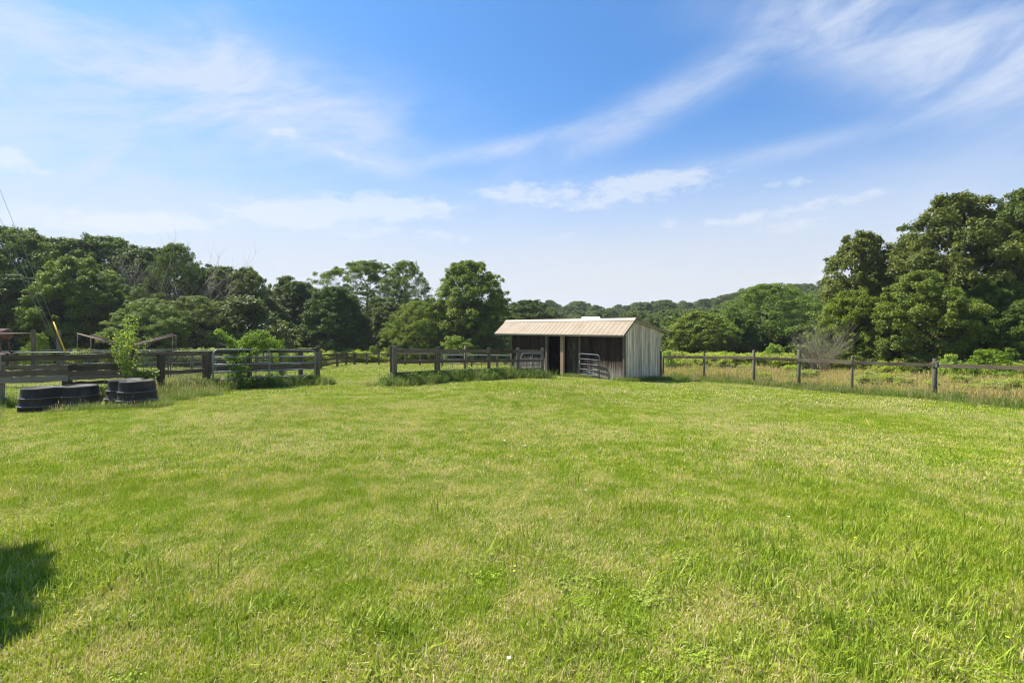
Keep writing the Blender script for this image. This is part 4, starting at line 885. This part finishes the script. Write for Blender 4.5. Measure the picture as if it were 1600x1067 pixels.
# latch post at the end of the middle fence beside the small gate
# ------------------------------------------------------------------ troughs (upside down stock tanks)
def trough(px, Y, theta, a, b, h, label, sc=1.0):
    x, y = XY(px, Y); root = empty('stock_tank', (x, y, G(x, y)-.02), theta); n = 56
    lev = [(0, 1.08), (.03, 1.085), (.045, 1.05), (.05, 1.03), (.20, 1.00), (.21, 1.035), (.235, 1.035), (.25, .99), (.40, .945), (.415, .965), (.435, .955), (.445, .925), (.60, .90), (.655, .89), (.675, .865), (.68, .82)]
    H = h/.68
    def ring(z, s):
        r = []
        for i in range(n):
            t = 2*math.pi*i/n; X = a*math.cos(t)*(abs(math.cos(t))**-.15 if abs(math.cos(t)) > .05 else 1); pin = 1-.50*math.exp(-(X/(a*.22))**2)
            Yv = b*math.copysign(abs(math.sin(t))**.75, math.sin(t))*pin; k = (1-s)*b
            L = math.hypot(X, Yv); f = max(.1, 1-k/L); r.append((X*f, Yv*f, z*H))
        return r
    V = []; F = []
    for z, s in lev: V += ring(z, s)
    for k in range(len(lev)-1):
        for i in range(n): j = (i+1) % n; F.append((k*n+i, k*n+j, (k+1)*n+j, (k+1)*n+i))
    c = len(V); V.append((0, 0, lev[-1][0]*H-.015)); m = (len(lev)-1)*n
    # recessed top (the underside of the tank)
    for s, z in ((.76, .675), (.72, .655), (.3, .65)): V += ring(z, s)
    base = c+1
    for i in range(n): j = (i+1) % n; F.append((m+i, m+j, base+j, base+i))
    for k in range(2):
        for i in range(n): j = (i+1) % n; F.append((base+k*n+i, base+k*n+j, base+(k+1)*n+j, base+(k+1)*n+i))
    for i in range(n): j = (i+1) % n; F.append((base+2*n+i, base+2*n+j, c))
    MB().raw(V, F, True).build('body', M['plastic'], root, world=False)
    for z, s, rr in ((.025, 1.10, .016), (.222, 1.045, .013), (.425, .972, .011)):
        pts = ring(z, s); MB().tube(pts+pts[:1], rr, 6, caps=False).build('rim', M['plastic_edge'], root, world=False)
    tag(root, label, 'trough', 'upturned black stock tanks'); return root
trough(95, 12.0, R(30), .74, .44, .60, 'long upturned black stock tank lying leftmost by the fence')
trough(206, 12.35, R(150), .64, .44, .66, 'upturned black stock tank seen nearly end on beneath the leafy sapling')

# ------------------------------------------------------------------ corral, walker, tank, posts and wires beyond the left fence
cx, cy, rr_, npn = -22.5, 30.5, 7.4, 15
pen = empty('round_pen', (cx, cy, G(cx, cy))); tag(pen, 'round pen of green and rusty tube corral sections behind the left fence', 'round pen')
for i in range(npn):
    t0, t1 = 2*math.pi*i/npn+.1, 2*math.pi*(i+1)/npn+.1-.012; H = 1.28; mb = MB()
    a = Vector((cx+rr_*math.cos(t0), cy+rr_*math.sin(t0), 0)); b = Vector((cx+rr_*math.cos(t1), cy+rr_*math.sin(t1), 0)); a.z = G(a.x, a.y)+.08; b.z = G(b.x, b.y)+.08
    w = lambda t, z: a.lerp(b, t)+Vector((0, 0, z))
    mb.tube([w(0, 0), w(0, H-.12), w(.012, H-.035), w(.04, H), w(.96, H), w(.988, H-.035), w(1, H-.12), w(1, 0)], .026, 6)
    for k in range(4): mb.tube([w(0, H*(.08+.23*k)), w(1, H*(.08+.23*k))], .02, 5)
    for k in (1/3, 2/3): mb.tube([w(k, 0), w(k, H)], .016, 5)
    mb.build('panel', M['rust' if i in (9, 10) else 'galv_green'], pen)
# wooden paddock fence behind: from the pen to the right, and the far field fences
def simple_fence(name, pts, hpost, rails, mat, label, w=.11, railh=.11, rnd=False, railmat=None):
    root = empty(name, gp(*pts[0])); tag(root, label, 'fence'); random.seed(len(label))
    for p in pts:
        b = gp(p[0], p[1], -.2); t = gp(p[0], p[1], hpost+random.uniform(-.04, .06)); mb = MB()
        mb.tube([b, t], w*.5, 8) if rnd else mb.bar(b, t, w, w, up=(0, 1, 0)); mb.build('post', M[mat], root)
    for p, q in zip(pts[:-1], pts[1:]):
        for z in rails: MB().bar(gp(p[0], p[1]-.08, z), gp(q[0], q[1]-.08, z+random.uniform(-.02, .02)), .03, railh, nseg=3, wob=.006).build('rail', M[railmat or mat], root)
    return root
simple_fence('paddock_fence', [(300, 27), (330, 27.5), (362, 28.2), (400, 29), (440, 30), (472, 31.2), (501, 33)], 1.30, (.55, .90, 1.22), 'fence_gray', 'grey board fence seen through the open tube gate', .11, .09)
simple_fence('paddock_fence', [(501, 33.5), (527, 39), (541, 44), (554, 44.5)], 1.12, (.35, .68, 1.0), 'fence', 'dark three rail fence receding beyond the gateway', .16, .11)
simple_fence('paddock_fence', [(541, 44.2), (573, 44), (592, 43.5), (611, 43), (633, 42), (656, 41), (691, 40), (737, 39), (777, 38), (800, 37.5)], 1.05, (1.0,), 'fence_gray', 'low one rail fence across the field beyond the middle fence', .13, .09)
tp = MB().tube([gp(727, 30, -.2), P(727, 540, 30)], [.07, .06], 8).build('field_post', M['fence_gray']); tag(tp, 'tall single post standing beyond the middle fence', 'post')
g = tube_gate('pasture_gate', gp(690, 36), gp(725, 35.6), .95, 3, .022, 'far tube gate left of the tall single post', chain=False, brace=(.5,), mat='galv', group='far pasture gates')
g = tube_gate('pasture_gate', gp(730, 35.2), gp(800, 34), .95, 3, .022, 'far tube gate between the tall single post and the shed', chain=False, brace=(.33, .66), mat='galv', group='far pasture gates')

def build_walker():
    c = gp(199, 29.5); root = empty('horse_walker', c); tag(root, 'rusty horse walker with raised arms in the corral', 'horse walker'); hz = P(199, 541, 29.5)
    MB().tube([c-Vector((0, 0, .1)), hz], [.07, .06], 10).build('post', M['rust'], root)
    MB().tube([hz-Vector((0, 0, .12)), hz+Vector((0, 0, .1))], [.16, .13], 12).build('motor_housing', M['rust'], root)
    for (px, py, Y) in [(121, 521, 31.5), (142, 523, 27.8), (270, 521.5, 31.3), (275, 523.5, 28.0)]:
        e = P(px, py, Y); d = (e-hz).normalized(); s = Vector((0, 0, .07))
        MB().tube([hz, e], .03, 6).tube([hz-s*1.5, e-s*.2], .022, 6).build('arm', M['rust'], root)
        MB().tube([e, Vector((e.x, e.y, G(e.x, e.y)+.35))], .018, 5).build('hanger', M['rust'], root)
build_walker()
def build_tank():
    c = P(-6, 522, 28); root = empty('fuel_tank', (c.x-.5, c.y, G(c.x-.5, c.y))); tag(root, 'rusty brown tank on thin legs at the left edge', 'tank'); r = .30; pts, rd = [], []
    for k in range(7): t = k/6*math.pi/2; pts.append((c.x+.47-.14*(1-math.sin(math.pi/2-t)) if False else c.x+.62+.14*math.cos(t)-.0, c.y, c.z)); rd.append(max(.004, r*math.sin(t)))
    pts.append((c.x-1.2, c.y, c.z)); rd.append(r); pts.append((c.x-1.32, c.y, c.z)); rd.append(r*.5)
    MB().tube(pts, rd, 24).build('shell', M['tank'], root)
    for dx in (.45, -.95):
        for dy in (-.28, .28): MB().tube([(c.x+dx, c.y+dy*.6, c.z-.2), (c.x+dx+.12, c.y+dy*1.5, G(c.x+dx, c.y)-.1)], .035, 6).build('leg', M['tank'], root)
build_tank()
for px, top, Y, lab in [(52, 515, 24, 'green grey square post at the left, a rusty pipe running off its top'), (92, 515.5, 25, 'square brown post right behind the yellow guy guard')]:
    tag(MB().bar(gp(px, Y, -.2), P(px, top, Y), .14, .14, up=(0, 1, 0), nseg=4, wob=.004).build('corral_post', M['fence_gray' if px < 60 else 'post']), lab, 'post', 'tall corral posts')
tag(MB().tube([P(-60, 522, 25), P(0, 521.5, 24.4), P(50, 520.5, 23.9)], .03, 6).build('pipe_rail', M['rust']), 'thin rusty pipe running left from the green grey post', 'pipe')
def build_wires():
    pole = gp(-75, 22); pole_top = P(-75, 90, 22)
    root = empty('utility_pole', pole); tag(root, 'wooden utility pole holding the guy wires beyond the left edge', 'utility pole')
    MB().tube([pole-Vector((0, 0, .3)), pole_top], [.17, .12], 12).build('pole', M['bark'], root)
    MB().bar(pole_top+Vector((-1.1, 0, -.5)), pole_top+Vector((1.1, 0, -.5)), .1, .12).build('crossarm', M['fence'], root)
    for (x0, y0, x1, y1, lab, guard) in [(103, 553, -75, 110, 'guy wire with a long yellow plastic guard at its foot', True), (97, 551, -75, 190, 'lower bare guy wire left of the yellow guard', False), (95, 552, -75, 240, 'lowest bare guy wire, furthest left of the yellow guard', False)]:
        a = gp(x0, 22); a.z = G(a.x, a.y)+.02; b = P(x1, y1, 22); b.y += .15 if not guard else 0
        # anchor: extend the line of the photograph down to the ground
        a0 = P(x0, y0, 22); d = (b-a0).normalized(); foot = a0-d*((a0.z-a.z)/d.z)
        r = empty('guy_wire', foot); tag(r, lab, 'guy wire', 'guy wires'); MB().tube([foot, b], .0065, 5).build('cable', M['cable'], r)
        MB().tube([foot-d*.05, foot+d*.12], .02, 6).build('anchor', M['cable'], r)
        if guard: MB().tube([P(102, 550.5, 22), P(83.5, 503, 22)], .027, 8).build('guard', M['yellow'], r)
build_wires()

# far white roofed barn behind the shed
def build_barn():
    c = P(923, 500, 80); root = empty('far_barn', (c.x, c.y, G(c.x, c.y))); tag(root, 'distant white roofed building just showing above the shed roof', 'barn'); g = G(c.x, c.y); h = c.z-.4; w, d = 2.0, 2.2; top = CAMZ+(HY-495.0)/FPX*80
    def b(v, f, n, m): MB().raw(v, f).build(n, m, root)
    x0, x1, y0, y1 = c.x-w/2*1.1, c.x+w/2*1.1, c.y-d, c.y+d
    b([(x0, y0, g-.5), (x1, y0, g-.5), (x1, y1, g-.5), (x0, y1, g-.5), (x0, y0, h), (x1, y0, h), (x1, y1, h), (x0, y1, h)], [(0, 1, 5, 4), (1, 2, 6, 5), (2, 3, 7, 6), (3, 0, 4, 7)], 'wall', M['white_wall'])
    x0 -= .3; x1 += .3; y0 -= .4; y1 += .4; ym = c.y
    b([(x0, y0, h-.1), (x1, y0, h-.1), (x1, ym, top), (x0, ym, top), (x0, y1, h-.1), (x1, y1, h-.1), (x0, y0, h-.2), (x1, y0, h-.2), (x1, y1, h-.2), (x0, y1, h-.2)], [(0, 1, 2, 3), (3, 2, 5, 4), (0, 6, 7, 1), (4, 5, 8, 9), (0, 3, 4, 9, 6), (1, 7, 8, 5, 2)], 'roof', M['white_roof'])
build_barn()

# ------------------------------------------------------------------ sapling, vine, small plants
def twiggy(name, base, height, nst, spread, leaf, nleaf, mat, label, cat, seed, bend=.15):
    r = np.random.default_rng(seed); random.seed(seed); root = empty(name, base); st = MB(); P_ = []; 
    for i in range(nst):
        a = i*2.4+random.random(); L = height*random.uniform(.55, 1.0) if i else height; sp = spread*random.uniform(.2, 1); z0 = random.uniform(.18, .62)*height if name == 'sapling' and i else random.uniform(0, .3)*height*(i > 0)
        p = [Vector((base.x, base.y, base.z+z0))]; d = Vector((math.cos(a)*sp, math.sin(a)*sp, 1)).normalized()
        for k in range(6): d = (d+Vector((random.uniform(-bend, bend), random.uniform(-bend, bend), .06))).normalized(); p.append(p[-1]+d*(L-z0*.8)/6)
        st.tube(p, [.012*(1-k/7.5) for k in range(7)], 4)
        for k in range(nleaf):
            t = random.uniform(.12, 1)*6; j = min(5, int(t)); q = p[j].lerp(p[j+1], t-j); P_.append((q.x+random.gauss(0, leaf*.9), q.y+random.gauss(0, leaf*.9), q.z+random.gauss(0, leaf*.7)))
    P_ = np.array(P_)-np.array(base); V, F, ti, cl = leafcloud(r, P_, np.full(len(P_), leaf*.6), 2, leaf, 1, .3, aspect=1.9)
    st.build('stem', M['stemgreen'] if mat == 'fresh' else M['bark'], root); lo = np_mesh('leaves', V, F, M[mat], dict(tint=ti, clump=cl)); COL.objects.link(lo); lo.parent = root
    tag(root, label, cat); return root
b = gp(197, 13.9); twiggy('sapling', b, CAMZ+(HY-495)/FPX*13.9-b.z, 22, .62, .036, 42, 'fresh', 'bright green leafy sapling growing up through the left fence', 'sapling', 31)
b = gp(222, 13.8); twiggy('leafy_shrub', b, .85, 12, .5, .06, 60, 'leaf', 'dark leafy shrub at the foot of the sapling', 'shrub', 33)
def build_vine():
    r = np.random.default_rng(41); cen, rad = [], []; root = empty('climbing_vine', gp(385, 16.9))
    def puff(px, py, Y, s, n, sp):
        for _ in range(n): p = P(px+r.normal(0, sp), py+r.normal(0, sp*.55), Y+r.normal(0, .2)); cen.append(tuple(p)); rad.append(s*r.uniform(.6, 1.2))
    for a in [(372, 538, 17, .13, 14, 9), (395, 532, 17.1, .15, 20, 11), (415, 530, 17.4, .16, 20, 8), (385, 545, 16.8, .13, 12, 9), (343, 520, 16.6, .07, 6, 3), (350, 526, 16.6, .08, 6, 3), (358, 533, 16.7, .08, 6, 3), (405, 522, 17.2, .09, 7, 5), (372, 575, 16.7, .13, 22, 8), (376, 592, 16.6, .13, 20, 9), (368, 560, 16.7, .12, 12, 7), (420, 540, 17.4, .13, 10, 8)]: puff(*a)
    C = np.array(cen)-np.array(root.location); V, F, ti, cl = leafcloud(r, C, np.array(rad), 46, .048, .9, .5)
    lo = np_mesh('leaves', V, F, M['fresh'], dict(tint=ti, clump=cl)); COL.objects.link(lo); lo.parent = root; lo.color = (.62, .68, .7, 1); mb = MB(); random.seed(4)
    for k in range(9): mb.tube([gp(372+k*2, 16.9), P(370+random.uniform(-6, 6), 570, 16.9), P(375+k*4, 548, 17), P(random.choice((343, 360, 390, 410, 425)), random.uniform(522, 540), 17.1)], [.014, .012, .01, .005], 4)
    mb.build('stem', M['bark'], root); tag(root, 'yellow green vine climbing over the left fence behind the gate', 'vine')
build_vine()

# flowers in the lawn
def flower(mat, n, rad, name):
    me = MB(); vs = [(0, 0, .085)]; m = 10
    for i in range(m*2): t = i/(m*2)*6.283; q = rad*(1 if i % 4 < 3 else .6); vs.append((math.cos(t)*q, math.sin(t)*q, .085+rad*.35))
    me.raw(vs, [(0, i+1, (i+1) % (2*m)+1) for i in range(2*m)]); return me.mesh('bloom', M[mat])
fy = flower('petal', 5, .012, 'b'); fw = flower('white_petal', 8, .014, 'c'); stm = MB().tube([(0, 0, -.01), (.004, 0, .05), (0, 0, .085)], .0016, 4).mesh('stem', M['stemgreen'])
for (px, py, kind) in [(804, 888, 0), (803, 896, 0), (1247, 937, 0), (1574, 1000, 0), (1336, 843, 0), (683, 754, 0), (691, 754, 0), (799, 715, 0), (826, 683, 0), (731, 686, 0), (796, 754, 0), (915, 758, 0), (714, 777, 0), (676, 772, 0), (1340, 690, 0), (640, 663, 0), (795, 1033, 1), (788, 690, 1), (820, 698, 1), (915, 768, 1), (240, 680, 1), (718, 673, 1), (1232, 810, 1)]:
    Y = 1.74*FPX/(py-HY-2)
    for _ in range(4): x, y = XY(px, Y); g = G(x, y); Y = (CAMZ-g-.07)*FPX/(py-HY)
    x, y = XY(px, Y); r_ = empty('clover_flower' if kind else 'buttercup', (x, y, G(x, y)), random.uniform(0, 6)); s = .75 if Y < 5 else min(1.2, Y/6); r_.scale = (s, s, 1)
    for nm, me in (('bloom', fw if kind else fy), ('stem', stm)): q = bpy.data.objects.new(nm, me); COL.objects.link(q); q.parent = r_
    tag(r_, 'tiny white clover flower in the mown lawn' if kind else 'tiny yellow buttercup in the mown lawn', 'flower', 'clover flowers in the lawn' if kind else 'buttercups in the lawn')

# ------------------------------------------------------------------ summer haze
def build_haze():
    m = bpy.data.materials.new('haze_air'); m.use_nodes = True; t = NT(m.node_tree); t.n.clear()
    v = t.node('ShaderNodeVolumePrincipled', Color=(0.86, 0.91, 1.0, 1), Density=0.0003, Anisotropy=0.2)
    t.node('ShaderNodeOutputMaterial', Volume=v.outputs[0])
    x0, x1, y0, y1, z0, z1 = -1150, 1150, -80, 1350, -8, 70
    o = MB().raw([(x0, y0, z0), (x1, y0, z0), (x1, y1, z0), (x0, y1, z0), (x0, y0, z1), (x1, y0, z1), (x1, y1, z1), (x0, y1, z1)],
                 [(0, 3, 2, 1), (4, 5, 6, 7), (0, 1, 5, 4), (1, 2, 6, 5), (2, 3, 7, 6), (3, 0, 4, 7)]).build('haze', m)
    tag(o, 'thin summer haze softening the far hillside', 'haze', kind='stuff')
if USE_HAZE: build_haze()
